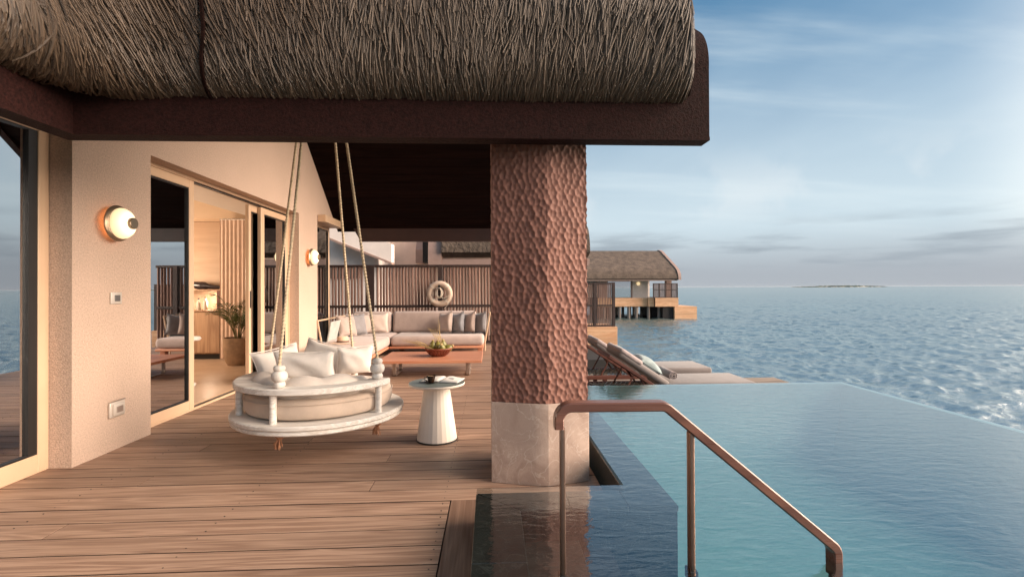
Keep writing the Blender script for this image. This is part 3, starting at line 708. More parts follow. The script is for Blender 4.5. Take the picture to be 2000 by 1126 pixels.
# ------------------------------------------------------------------ carved column on a stone base
def column():
    poly = [(0.0, 3.30), (.285, 3.217), (.366, 3.204), (.642, 3.281), (.642, 3.74), (.366, 3.82), (.285, 3.82), (0.0, 3.73)]
    v = villa
    st = B()
    zs = .527
    n = len(poly); cen = Vector((.32, 3.5))
    pts = [Vector(p) for p in poly]
    col_o = None
    seg = [(pts[(i+1) % n]-pts[i]).length for i in range(n)]; cum = np.concatenate([[0], np.cumsum(seg)]); tot = cum[-1]
    # carved shaft: fine grid with scooped cells
    front = cum[3]
    us = np.concatenate([np.linspace(0, front, 190)[:-1], np.linspace(front, tot, 120)[:-1]])
    zz = np.linspace(zs, 2.42, 330)
    ins = .004
    P = np.array([(p-(p-cen).normalized()*ins) for p in pts]); P = np.vstack([P, P[:1]])
    px = np.interp(us, cum, P[:, 0]); py = np.interp(us, cum, P[:, 1])
    # normals, softened near the arrises
    def nr(u):
        k = np.clip(np.searchsorted(cum, u, 'right')-1, 0, n-1); d = P[k+1]-P[k]; d = d/np.linalg.norm(d, axis=1, keepdims=True)
        return np.stack([d[:, 1], -d[:, 0]], -1)
    N = sum(nr((us+o_) % tot) for o_ in (-.003, .003)); N /= np.linalg.norm(N, axis=1, keepdims=True)
    # jittered hexagonal seeds
    c = .038; seeds = []
    rows = int((2.42-zs)/(c*.92))+3
    for i in range(-1, rows):
        for j in range(int(tot/c)+1):
            seeds.append(((j+.5*(i % 2)+RND.uniform(-.33, .33))*c, zs+(i+RND.uniform(-.33, .33))*c*.92))
    S = np.array(seeds); r_s = np.array([RND.uniform(.8, 1.1) for _ in seeds])
    U, Z = np.meshgrid(us, zz, indexing='ij'); D = np.full(U.shape, 9.)
    for dx in (0,):
        for k in range(0, len(S), 1):
            u0, z0 = S[k]
            du = np.abs(us-u0); du = np.minimum(du, tot-du); iu = np.where(du < .085)[0]; iz = np.where(np.abs(zz-z0) < .085)[0]
            if len(iu) == 0 or len(iz) == 0: continue
            skew = .25*(zz[iz]-z0)
            dd = ((du[iu][:, None]*1.12)**2+((zz[iz]-z0)*.92)[None, :]**2)*r_s[k]
            D[np.ix_(iu, iz)] = np.minimum(D[np.ix_(iu, iz)], dd)
    h = np.minimum(D/(.0245**2), 1.25)*.0080-.0080
    X = px[:, None]+N[:, 0:1]*h; Y = py[:, None]+N[:, 1:2]*h
    V = np.stack([X, Y, Z], -1); m = len(us)
    V = V.transpose(1, 0, 2).reshape(-1, 3)
    o = mesh_np('column', V, gridfaces(330, m, True)[:, ::-1], 'carved', v)
    b = B(); b.prism([tuple(p) for p in pts], 2, 0.001, zs-.002)
    bmesh.ops.bevel(b.bm, geom=list(b.bm.edges), offset=.003, segments=1, affect='EDGES')
    b.build('stone_base', 'travertine', o, 20)
column()

# ------------------------------------------------------------------ glazing
def doors():
    v = villa
    def panel(name, y0, y1, x, z0=.0, z1=2.46, fr=.085, lab=None, bot=.11, top=.085):
        o = B(); d = .05
        o.box((x-d, y0, z0), (x, y0+fr, z1), .004).box((x-d, y1-fr, z0), (x, y1, z1), .004)
        o.box((x-d+.001, y0+fr, z0), (x-.001, y1-fr, z0+bot), .004).box((x-d+.001, y0+fr, z1-top), (x-.001, y1-fr, z1), .004)
        p = o.build(name, 'frame', v, 25)
        if lab: p['label'] = lab
        s = B(); g = .012
        a0, a1, c0, c1 = y0+fr, y1-fr, z0+bot, z1-top
        s.box((x-d+.004, a0, c0), (x-.008, a0+g, c1)).box((x-d+.004, a1-g, c0), (x-.008, a1, c1)).box((x-d+.004, a0+g, c0), (x-.008, a1-g, c0+g)).box((x-d+.004, a0+g, c1-g), (x-.008, a1-g, c1))
        s.build('seal', 'black', p, 0)
        B().box((x-.034, a0+g, c0+g), (x-.026, a1-g, c1-g)).build('pane', 'glass', p, 0)
        return p
    # outer frame of the wide opening: head, jambs, sill track
    f = B(); f.box((-3.27, 4.586, 2.425), (-3.145, 8.019, 2.459)).box((-3.27, 7.985, 0), (-3.146, 8.019, 2.425)).box((-3.27, 4.586, .0), (-3.14, 8.019, .018)); f.build('door_frame', 'frame', v, 0)
    t = B(); t.box((-3.20, 5.5, .018), (-3.17, 7.98, .024)).box((-3.21, 5.5, 2.41), (-3.16, 7.98, 2.425)); t.build('door_track', 'black', v, 0, kind='stuff')
    panel('door_panel', 4.59, 5.50, -3.151, .0, 2.424, lab='fixed glass panel left of the open doorway')
    p = panel('door_panel', 6.83, 7.72, -3.205, .02, 2.40, fr=.06, lab='sliding glass door pushed back behind another')
    B().box((-3.203, 6.85, 1.02), (-3.192, 6.865, 1.25), .003).build('handle', 'black', p)
    panel('door_panel', 7.06, 7.985, -3.151, .02, 2.40, fr=.105, lab='far glass panel beside the rope of the swing')
    p = panel('door_panel', 1.2, 3.745, -3.152, .0, 2.47, fr=.085, bot=.13, lab='wide glass door at the left picture edge')
    B().box((-3.18, 3.59, .14), (-3.158, 3.655, 2.38)).build('inner_sash', 'black', p, 0)
    p = panel('window_panel', 8.87, 9.97, -3.152, .0, 2.44, fr=.03, bot=.05, top=.04, lab='corner glass panel behind the sofa')
doors()

# ------------------------------------------------------------------ the room behind the glass
def room():
    v = villa
    B().box((-9.4, .2, -.06), (-3.21, 9.99, .0)).build('room_floor', 'floor_in', v, 0)
    B().box((-9.5, .2, 0), (-9.4, 10., 3.6)).build('room_wall', 'panel', v, 0)
    B().box((-9.4, 9.93, 0), (-4.9, 9.995, 3.6)).build('room_wall', 'panel', v, 0)
    B().box((-9.4, .1, 0), (-3.3, .2, 3.6)).build('room_wall', 'panel', v, 0)
    B().box((-9.4, 9.45, 2.57), (-3.31, 9.92, 3.6)).build('bulkhead', 'bulkhead', v, 0)
    B().box((-4.4, .2, 2.60), (-3.31, 9.44, 3.4)).build('ceiling_drop', 'ceiling_in', v, 0)
    B().box((-9.4, .2, 3.6), (-3.31, 10., 3.7)).build('room_ceiling', 'ceiling_in', v, 0)
    p = B().box((-4.9, 9.95, 0), (-3.15, 9.99, .06)).box((-4.9, 9.95, 2.5), (-3.15, 9.99, 2.57)).box((-3.21, 9.95, .06), (-3.15, 9.99, 2.5)).box((-4.9, 9.95, .06), (-4.84, 9.99, 2.5)).build('window_panel', 'frame', v, 0)
    B().box((-4.84, 9.965, .06), (-3.21, 9.972, 2.5)).build('pane', 'clear_glass', p, 0)
    # warm room lamps
    for loc, e, s in (((-6.4, 8.6, 1.5), 52, .25), ((-5.6, 6.0, 1.7), 40, .25), ((-5.25, 9.66, 1.06), 3.0, .05)):
        l = bpy.data.lights.new('room_light', 'POINT'); l.energy = e; l.color = (1, .74, .52); l.shadow_soft_size = s
        lo = bpy.data.objects.new('room_light', l); COL.objects.link(lo); lo.location = loc
    def curtain(x0, x1, y, z0, z1, folds, amp, m, name, lab):
        k = int(folds*10)+1; t = np.linspace(0, 1, k); xs = x0+(x1-x0)*t
        zz = np.linspace(z0, z1, 9); V = []
        for d in (0, .004):
            for z in zz:
                a = amp*(1.15-.3*(z-z0)/(z1-z0)); V.append(np.stack([xs, y+d+a*np.sin(2*PI*folds*t+.6*np.sin(5*t)), np.full(k, z)], -1))
        V = np.concatenate(V); F = gridfaces(9, k); F = np.concatenate([F, F[:, ::-1]+9*k])
        o = thing(name, lab, 'curtain', ((x0+x1)/2, y, z0)); mesh_np('cloth', V, F, m, o)
        B().tube([(x0, y, z1+.01), (x1, y, z1+.01)], .012, 8).build('curtain_rail', 'ceiling_in', o)
    curtain(-4.90, -4.33, 9.34, .02, 2.53, 8, .011, 'curtain', 'curtain', 'peach linen curtain drawn aside behind the potted palm')
    curtain(-4.30, -3.4, 9.62, .02, 2.53, 12, .022, 'sheer', 'curtain', 'pale sheer curtain at the rear window right of the peach one')
    curtain(-3.62, -3.42, 4.70, .02, 2.55, 4, .03, 'sheer', 'curtain', 'narrow sheer curtain behind the fixed glass panel')
    x = thing('curtain', 'long pale sheer curtain behind the door at the left edge', 'curtain', (-3.45, 2.6, 0))
    k = 200; t = np.linspace(0, 1, k); ys = 1.2+2.5*t; V = np.concatenate([np.stack([-3.45+dd+.03*np.sin(2*PI*24*t+np.sin(9*t)), ys, np.full(k, z)], -1) for dd in (0, .004) for z in (.02, 2.55)])
    F = gridfaces(2, k); mesh_np('cloth', V, np.concatenate([F, F[:, ::-1]+2*k]), 'sheer', x)
room()
# ------------------------------------------------------------------ things in the room
def indoors():
    n0 = set(bpy.data.objects)
    o = thing('sideboard', 'oak sideboard with shelf against the back wall of the room', 'sideboard', (-5.6, 9.6, 0))
    B().box((-6.5, 9.42, .10), (-5.28, 9.9, .87), .004).build('carcass', 'sideboard', o, 25)
    B().box((-6.45, 9.46, 0), (-5.32, 9.9, .10)).build('plinth', 'black', o, 0)
    B().box((-6.52, 9.40, .87), (-5.25, 9.92, .89), .003).build('top', 'sideboard', o, 25)
    for x0, x1, z0, z1 in ((-6.49, -5.75, .60, .85), (-6.49, -5.75, .12, .585), (-5.735, -5.29, .12, .85)):
        B().box((x0, 9.405, z0), (x1, 9.42, z1), .003).build('door', 'sideboard', o, 25)
    B().box((-6.5, 9.55, 1.25), (-5.27, 9.9, 1.275), .003).build('shelf', 'sideboard', o, 25)
    B().box((-5.42, 9.56, .89), (-5.37, 9.88, 1.25)).build('shelf_support', 'lounge_wood', o, 0)
    s = thing('sculpture', 'dark boat shaped sculpture lying on the shelf', 'sculpture', (-5.75, 9.72, 1.275))
    k = 14; b = B(); pts = [(-6.2+.95*i/k, 9.72, 1.40-.11*(i/k)**.8+.0*i) for i in range(k+1)]
    b.tube(pts, [.004+.058*math.sin(PI*min(1, (i+.3)/(k+.6)))**.8*(1.25 if i < 8 else .7) for i in range(k+1)], 10); b.build('hull', 'sculpt', s)
    B().tube([(-5.7, 9.72, 1.335), (-5.28, 9.73, 1.285)], [.02, .008], 8).build('tip', 'sideboard', s)
    for i, (x, h) in enumerate(((-5.78, .2), (-5.66, .22))):
        t = thing('bottle', ('shorter pale stone bottle, left one under the shelf', 'taller pale stone bottle, right one under the shelf')[i], 'bottle', (x, 9.62, .89), 'bottles on the sideboard')
        B().lathe([(0, 0), (.035, 0), (.04, .03), (.04, h*.68), (.016, h*.85), (.014, h), (0, h)], 14, (x, 9.62, .89)).build('body', 'bottle', t)
        B().lathe([(.017, 0), (.017, .02), (0, .02)], 10, (x, 9.62, .89+h)).build('stopper', 'sculpt', t)
    for q in set(bpy.data.objects)-n0:
        if q.parent is None: q.location.x += .35
    # potted palm
    cx, cy = -4.28, 8.72
    o = thing('potted_palm', 'feathery green palm in a round clay pot inside the doorway', 'plant', (cx, cy, 0))
    B().lathe([(0, 0), (.15, .0), (.185, .06), (.215, .22), (.222, .40), (.225, .46), (.205, .46), (.2, .43), (0, .43)], 28, (cx, cy, 0)).build('pot', 'pot', o, 50)
    B().lathe([(0, .435), (.2, .432)], 20, (cx, cy, 0)).build('soil', 'soil', o)
    for f in range(15):
        a = f*2.4+RND.uniform(-.3, .3); L = RND.uniform(.65, 1.0); out = RND.uniform(.22, .62); rise = RND.uniform(.55, .95)
        x0, y0 = cx+.05*math.cos(a), cy+.05*math.sin(a); k = 10; pts = []
        for i in range(k+1):
            t = i/k; r = .04+out*t**1.6; z = .43+rise*L*(1.25*t-.42*t**3.2*(out+.6))
            pts.append(Vector((cx+r*math.cos(a), cy+r*math.sin(a), z)))
        fr = B().tube(pts, [.008*(1-.8*i/k) for i in range(k+1)], 5).build('frond', 'stem', o)
        b = B(); side = Vector((-math.sin(a), math.cos(a), 0))
        for i in range(22):
            t = .30+.70*i/21; q = t*k; n0 = min(int(q), k-1); p = pts[n0].lerp(pts[n0+1], q-n0); d = (pts[n0+1]-pts[n0]).normalized()
            ll = .23*math.sin(PI*min(.97, .22+.75*(t-.25)))*RND.uniform(.8, 1.1)
            for s_ in (-1, 1):
                e = p+(side*s_*.8+d*.75+Vector((0, 0, RND.uniform(-.3, .05)))).normalized()*ll; mid = p.lerp(e, .5)+Vector((0, 0, .012)); w = d*.0085
                vs_ = [b.bm.verts.new(q_) for q_ in (p, mid-w, e, mid+w)]; b.bm.faces.new(vs_)
        b.build('leaflets', 'leaf', fr, 0)
    # armchair
    o = thing('armchair', 'grey armchair with white turned legs behind the glass panel', 'armchair', (-4.3, 6.45, 0)); cx, cy = -4.28, 6.45
    B().box((cx-.34, cy-.33, .30), (cx+.34, cy+.33, .45), .05, 3).build('seat', 'chair_fabric', o, 60)
    B().box((cx-.40, cy-.36, .40), (cx-.22, cy+.36, .92), .07, 3).build('backrest', 'chair_fabric', o, 60)
    for s in (-1, 1):
        y = cy+s*.40
        B().lathe([(0, 0), (.14, 0), (.15, .025), (.14, .05), (0, .05)], 20, (cx+.16, y, .60), Matrix.Diagonal((1.9, .8, 1, 1))).build('armrest', 'whitewash', o, 50)
        for dx in (-.22, .26):
            B().lathe([(0, 0), (.1, 0), (.105, .03), (.06, .05), (.05, .12), (.075, .2), (.05, .3), (.045, .4), (.07, .5), (.05, .6), (0, .6)], 14, (cx+dx, y, 0)).build('leg', 'whitewash', o, 50)
    pillow('pillow', 'stripe', .42, .36, .14, TR(cx-.12, cy+.02, .63, 0, 0, 78) @ TR(0, 0, 0, -18), 'yellow and green striped pillow on the armchair', seed=3)
indoors()

# ------------------------------------------------------------------ on the wall
def wall_lamp(y, lab):
    z = 1.795; o = thing('wall_lamp', lab, 'wall lamp', (WX, y, z), 'round lamps on the porch wall')
    M = Matrix.Rotation(rad(90), 4, 'Y')
    B().lathe([(0, 0), (.05, 0), (.05, .05), (0, .05)], 20, (WX, y, z), M).build('mount', 'brass', o)
    B().lathe([(.075, .035), (.10, .035), (.10, .045), (.075, .045)], 28, (WX, y, z), M).build('backlight', 'lamp_halo', o)
    B().lathe([(0, .05), (.135, .05), (.142, .056), (.142, .066), (.128, .078), (.11, .085), (0, .085)], 40, (WX, y, z), M).build('back_plate', 'brass', o, 30)
    B().lathe([(.118, .080), (.122, .092), (.118, .11), (.104, .132), (.08, .15), (.05, .16), (0, .162)], 40, (WX, y, z), M).build('shade', 'lamp_glow', o, 60)
    B().lathe([(0, .150), (.034, .150), (.046, .166), (.046, .184), (.042, .188), (0, .188)], 28, (WX, y, z), M).build('cap', 'brass', o, 30)
wall_lamp(4.11, 'lit round brass lamp above the light switch, nearer of two')
wall_lamp(8.42, 'lit round brass lamp on the far pier beyond the door')
def switches():
    o = thing('light_switch', 'small square light switch under the near wall lamp', 'light switch', (WX, 4.165, 1.205))
    B().box((WX, 4.105, 1.158), (WX+.012, 4.225, 1.252), .004, 2).build('plate', 'plate', o, 30)
    B().box((WX+.010, 4.143, 1.180), (WX+.018, 4.200, 1.230), .003).build('rocker', 'plastic_dark', o, 30)
    o = thing('power_socket', 'weatherproof power socket box low on the wall', 'socket', (WX, 4.17, .32))
    B().box((WX, 4.085, .262), (WX+.022, 4.25, .385), .01, 3).build('box', 'plate', o, 40)
    B().box((WX+.020, 4.105, .275), (WX+.034, 4.232, .370), .008, 2).build('lid', 'plate', o, 40)
    B().box((WX+.033, 4.135, .298), (WX+.037, 4.205, .346), .002).build('window', 'steel', o, 30)
    B().box((WX+.02, 4.09, .388), (WX+.03, 4.245, .395), .002).build('hinge', 'steel', o, 30)
switches()

# ------------------------------------------------------------------ hanging seat
SX, SY = -1.403, 4.22
def swing():
    o = thing('hanging_seat', 'round whitewashed timber swing seat hung on four ropes', 'swing', (SX, SY, .24))
    def ring(ri, ro, z0, z1, a0, a1, name, n=72, bev=.008):
        b = B(); b.lathe([(ri, z0), (ro, z0), (ro, z1), (ri, z1), (ri, z0)], n, (SX, SY, 0), None, rad(a0), rad(a1))
        bmesh.ops.remove_doubles(b.bm, verts=b.bm.verts, dist=1e-5)
        b.build(name, 'whitewash', o, 30)
    def disc(z0, z1, r, name):
        B().lathe([(0, z0), (r-.008, z0), (r, z0+.008), (r, z1-.008), (r-.008, z1), (.3, z1), (0, z1)], 72, (SX, SY, 0)).build(name, 'whitewash', o, 30)
    disc(.243, .276, .655, 'lower_ring'); disc(.278, .315, .665, 'seat_board')
    a0, a1 = -290, -18
    b = B(); b.lathe([(.497, .521), (.627, .521), (.635, .527), (.635, .561), (.627, .567), (.497, .567), (.490, .561), (.490, .527), (.497, .521)], 84, (SX, SY, 0), None, rad(a0), rad(a1))
    bmesh.ops.remove_doubles(b.bm, verts=b.bm.verts, dist=1e-5); b.build('back_ring', 'whitewash', o, 30)
    for a in (-104, -27, -152, 152, 78):
        x, y = SX+.592*math.cos(rad(a)), SY+.592*math.sin(rad(a)); B().lathe([(.025, .315), (.025, .521)], 16, (x, y, 0)).build('post', 'whitewash', o)
    rp = random.Random(3)
    for a in (-100.4, -25.6, 79.6, 154.4):
        ca, sa = math.cos(rad(a)), math.sin(rad(a)); x, y = SX+.572*ca, SY+.572*sa
        for z, r, h in ((.567, .042, .05), (.614, .056, .074), (.684, .041, .045)):
            k = 9; B().lathe([(0, 0)]+[(r*(.62+.38*math.sin(PI*i/k)**.6), h*i/k) for i in range(k+1)]+[(0, h)], 22, (x, y, z)).build('bead', 'bead', o, 50)
        top = Vector((SX+.03*ca, SY+.03*sa, 3.86)); bot = Vector((x, y, .725)); k = 330
        B().tube([bot.lerp(top, i/k) for i in range(k+1)], .0108, 9, twist=.75, lobe=.16).build('rope', 'rope', o, 80)
        # knot and tassel under the board
        b = B(); b.ball((x, y, .222), .024, (1, 1, 1.0), 10); b.tube([(x+.024*math.cos(t), y+.024*math.sin(t), .222+.006*math.sin(2*t)) for t in np.linspace(0, 2*PI, 14)[:-1]], .009, 6, closed=True)
        for i in range(26):
            t = rp.uniform(0, 2*PI); q = rp.uniform(.004, .024); L = rp.uniform(.055, .08); x2, y2 = x-.012+q*math.cos(t)*1.2, y+q*math.sin(t)*1.2
            b.tube([(x+.3*q*math.cos(t), y+.3*q*math.sin(t), .21), (x2, y2, .21-L*.5), (x2+rp.uniform(-.006, .006), y2, .21-L)], .0028, 4)
        b.build('tassel', 'tassel', o, 50)
    B().lathe([(.0, .0), (.06, 0), (.06, .04), (0, .04)], 16, (SX, SY, 3.85)).build('ceiling_hook', 'dark_steel', o)
    # round seat cushion and bolster
    k = 8; prof = [(0, .318)]+[(.535+.035*math.cos(rad(-90+180*i/k)), .40+.07*math.sin(rad(-90+180*i/k))*1.02) for i in range(k+1)]+[(0, .478)]
    B().lathe(prof, 64, (SX, SY, 0)).build('seat_cushion', 'beige_fabric', o, 50)
    B().tube([(SX+.572*math.cos(t), SY+.572*math.sin(t), .442) for t in np.linspace(0, 2*PI, 65)[:-1]], .0045, 6, closed=True).build('cushion_piping', 'beige_fabric', o)
    pts = [(SX+.425*math.cos(rad(a)), SY+.425*math.sin(rad(a)), .53+.012*math.sin(a*.2)) for a in np.linspace(-20, -288, 46)]
    n_ = len(pts); rr = [.088*min(1, .35+ .65*math.sin(min(1, min(i, n_-1-i)/5)*PI/2)) for i in range(n_)]
    B().tube(pts, rr, 16).build('bolster', 'cream_fabric', o, 70)
    w = 'white scatter pillows on the hanging seat'
    pillow('pillow', 'white_fabric', .46, .25, .16, TR(-1.46, 4.03, .665, 0, 0, 6) @ TR(0, 0, 0, 14), 'wide off-white pillow at the front of the hanging seat, facing the viewer', 'pillow', w, 1)
    pillow('pillow', 'white_fabric', .32, .25, .14, TR(-1.16, 4.34, .665, 0, 0, 38) @ TR(0, 0, 0, 12), 'off-white pillow at the right end of the hanging seat by the far bead stack', 'pillow', w, 2)
    pillow('pillow', 'white_fabric', .44, .27, .14, TR(-1.46, 4.50, .67, 0, 12, -12) @ TR(0, 0, 0, -24), 'tilted white pillow behind the others on the hanging seat', 'pillow', w, 3)
    pillow('pillow', 'white_fabric', .40, .26, .14, TR(-1.77, 4.28, .66, 0, -8, 50) @ TR(0, 0, 0, -20), 'white pillow leaning at the left side of the hanging seat', 'pillow', w, 4)
swing()

# ------------------------------------------------------------------ side table with coffee and book
def side_table():
    x, y = -.458, 4.27
    o = thing('side_table', 'small cream fluted side table with grey round top', 'side table', (x, y, 0))
    k = 26
    B().lathe([(.168, .012), (.106, .455)], k, (x, y, 0)).build('base', 'table_base', o, 4)
    B().lathe([(0, 0), (.172, 0), (.172, .012), (0, .012)], 40, (x, y, 0)).build('foot', 'black', o, 30)
    B().lathe([(0, .455), (.225, .458), (.234, .464), (.236, .474), (.233, .479)], 56, (x, y, 0)).build('rim', 'table_base', o, 30)
    B().lathe([(0, .480), (.232, .480), (.232, .4765), (0, .4765)], 56, (x, y, 0)).build('top', 'table_top', o, 30)
    z = .481; cx, cy = -.50, 4.23
    s = thing('saucer', 'clear glass saucer under the coffee cup', 'saucer', (cx, cy, z))
    B().lathe([(0, .002), (.035, .002), (.052, .011), (.054, .013), (.035, .006), (0, .006)], 28, (cx, cy, z)).build('dish', 'saucer', s, 40)
    c = thing('coffee_cup', 'small cup of black coffee on the side table', 'cup', (cx, cy, z+.007))
    B().lathe([(0, .0), (.022, .0), (.026, .01), (.038, .056), (.0365, .057), (.036, .048), (0, .048)], 28, (cx, cy, z+.007)).build('cup_bowl', 'coffee_cup', c, 40)
    B().lathe([(0, .0495), (.0358, .0495)], 28, (cx, cy, z+.007)).build('coffee', 'crema', c)
    B().tube([(cx-.036+.0, cy, z+.052), (cx-.056, cy-.004, z+.048), (cx-.058, cy-.004, z+.03), (cx-.034, cy, z+.022)], .0035, 6).build('handle', 'coffee_cup', c)
    b = thing('book', 'open white book lying beside the coffee cup', 'book', (-.40, 4.32, z), )
    M = TR(-.415, 4.345, z, 0, 0, -14)
    for s_ in (-1, 1):
        n = 14; xs = np.linspace(0, .165, n); hz = .006+.017*np.sin(PI*np.clip(xs/.165, 0, 1)**.55)*(1-xs/.3)
        V = []
        for yy in (-.105, .105):
            V.append(np.stack([s_*xs, np.full(n, yy), hz], -1)); V.append(np.stack([s_*xs, np.full(n, yy), np.full(n, .003)], -1))
        V = np.concatenate(V) @ np.array(M)[:3, :3].T+np.array(M)[:3, 3]
        F = [];
        for i in range(n-1): F += [(i, i+1, 2*n+i+1, 2*n+i), (i, n+i, n+i+1, i+1), (2*n+i, 2*n+i+1, 3*n+i+1, 3*n+i)]
        F.append((n-1, 2*n-1, 4*n-1, 3*n-1))
        mesh_np('pages', V, F, 'paper', b, smooth=True)
    B().box((-.172, -.11, .0), (.172, .11, .003), mx=M).build('book_cover', 'plastic_dark', b, 0)
    t = B()
    for i in range(7): t.box((.03, .07-i*.018, .0241-.0014*i*0), (.03+RND.uniform(.05, .10), .072-i*.018, .0246), mx=M)
    t.bm.free()
    B().box((.05, -.02, .0232), (.10, .035, .0236), mx=M @ TR(0, 0, 0, 0, 4, 0)).build('page_print', 'ink', b, 0)
side_table()

# ------------------------------------------------------------------ low table, fruit basket
def coffee_table():
    o = thing('coffee_table', 'long low red timber coffee table on metal sled legs', 'table', (-.85, 7.65, 0))
    n = 6
    for i in range(n):
        y0 = 7.14+i*1.06/n; B().box((-1.60, y0+.002, .212), (-.13, y0+1.06/n-.002, .252), .004).build('board', 'redwood', o, 25)
    for x in (-1.40, -.34):
        b = B(); r = ringprof(.055, .014, .004, 1)
        b.sweep(fillet([(x, 7.36, .21), (x, 7.36, .008), (x, 7.86, .008), (x, 7.86, .21)], .03, 4), r); b.build('leg_frame', 'steel', o, 30)
    b = thing('fruit_basket', 'round cane basket of coconuts on the low table', 'basket', (-.79, 7.62, .253))
    cx, cy, z = -.79, 7.62, .253
    B().lathe([(0, .004), (.09, .004), (.15, .05), (.198, .115), (.19, .115), (.14, .055), (.085, .014), (0, .014)], 32, (cx, cy, z)).build('bowl', 'basket', b, 30)
    w = B()
    for k in range(26):
        a = 2*PI*k/26
        for s in (-1, 1):
            w.tube([(cx+r*math.cos(a+s*t), cy+r*math.sin(a+s*t), z+zz) for r, zz, t in ((.095, .0, 0), (.135, .03, .12), (.17, .068, .22), (.204, .118, .3))], .006, 5)
    w.tube([(cx+.2*math.cos(t), cy+.2*math.sin(t), z+.118) for t in np.linspace(0, 2*PI, 41)[:-1]], .009, 6, closed=True)
    w.build('weave', 'basket', b, 60)
    lab = ('leftmost upright coconut in the basket', 'coconut in the middle of the basket, tallest', 'coconut at the back of the basket', 'front coconut lying low in the basket', 'rightmost coconut leaning over the rim')
    for i, (dx, dy, dz, rx, rz) in enumerate(((-.085, .0, .155, 8, 20), (.0, -.02, .15, -14, 60), (.06, .07, .16, 20, 10), (.055, -.07, .125, 40, 0), (.145, -.01, .115, 60, 90))):
        c = thing('coconut', lab[i], 'coconut', (cx+dx, cy+dy, z+dz), 'green coconuts in the basket')
        M = TR(cx+dx, cy+dy, z+dz, rx, 0, rz); k = 10
        pr = [(0, -.085)]+[(.06*math.sin(PI*j/k)**.8*(1.05-.15*j/k), -.085+.17*j/k) for j in range(1, k)]+[(0, .085)]
        B().lathe(pr, 16, (0, 0, 0)).build('husk', 'coconut', c, 60, mx=M)
        B().lathe([(.02, .078), (.022, .086), (.01, .094), (0, .094)], 8).build('stalk', 'twig', c, 60, mx=M)
    s = thing('dried_palm_stems', 'thin dried palm stems fanning out of the basket', 'stems', (cx, cy, z+.1)); r = random.Random(9)
    for i in range(20):
        left = i < 11; a = r.uniform(150, 215) if left else r.uniform(60, 150); e = r.uniform(3, 30) if left else r.uniform(45, 75); L = r.uniform(.28, .48)
        d = Vector((math.cos(rad(a))*math.cos(rad(e)), .25*math.sin(rad(a)), math.sin(rad(e)))).normalized(); p = Vector((cx+(-.08 if left else .04)+r.uniform(-.05, .05), cy+r.uniform(-.06, .06), z+.10))
        B().tube([p, p+d*L*.5+Vector((0, 0, .02)), p+d*L], [.005, .0035, .0015], 5).build('stem', 'twig', s, 60)
coffee_table()
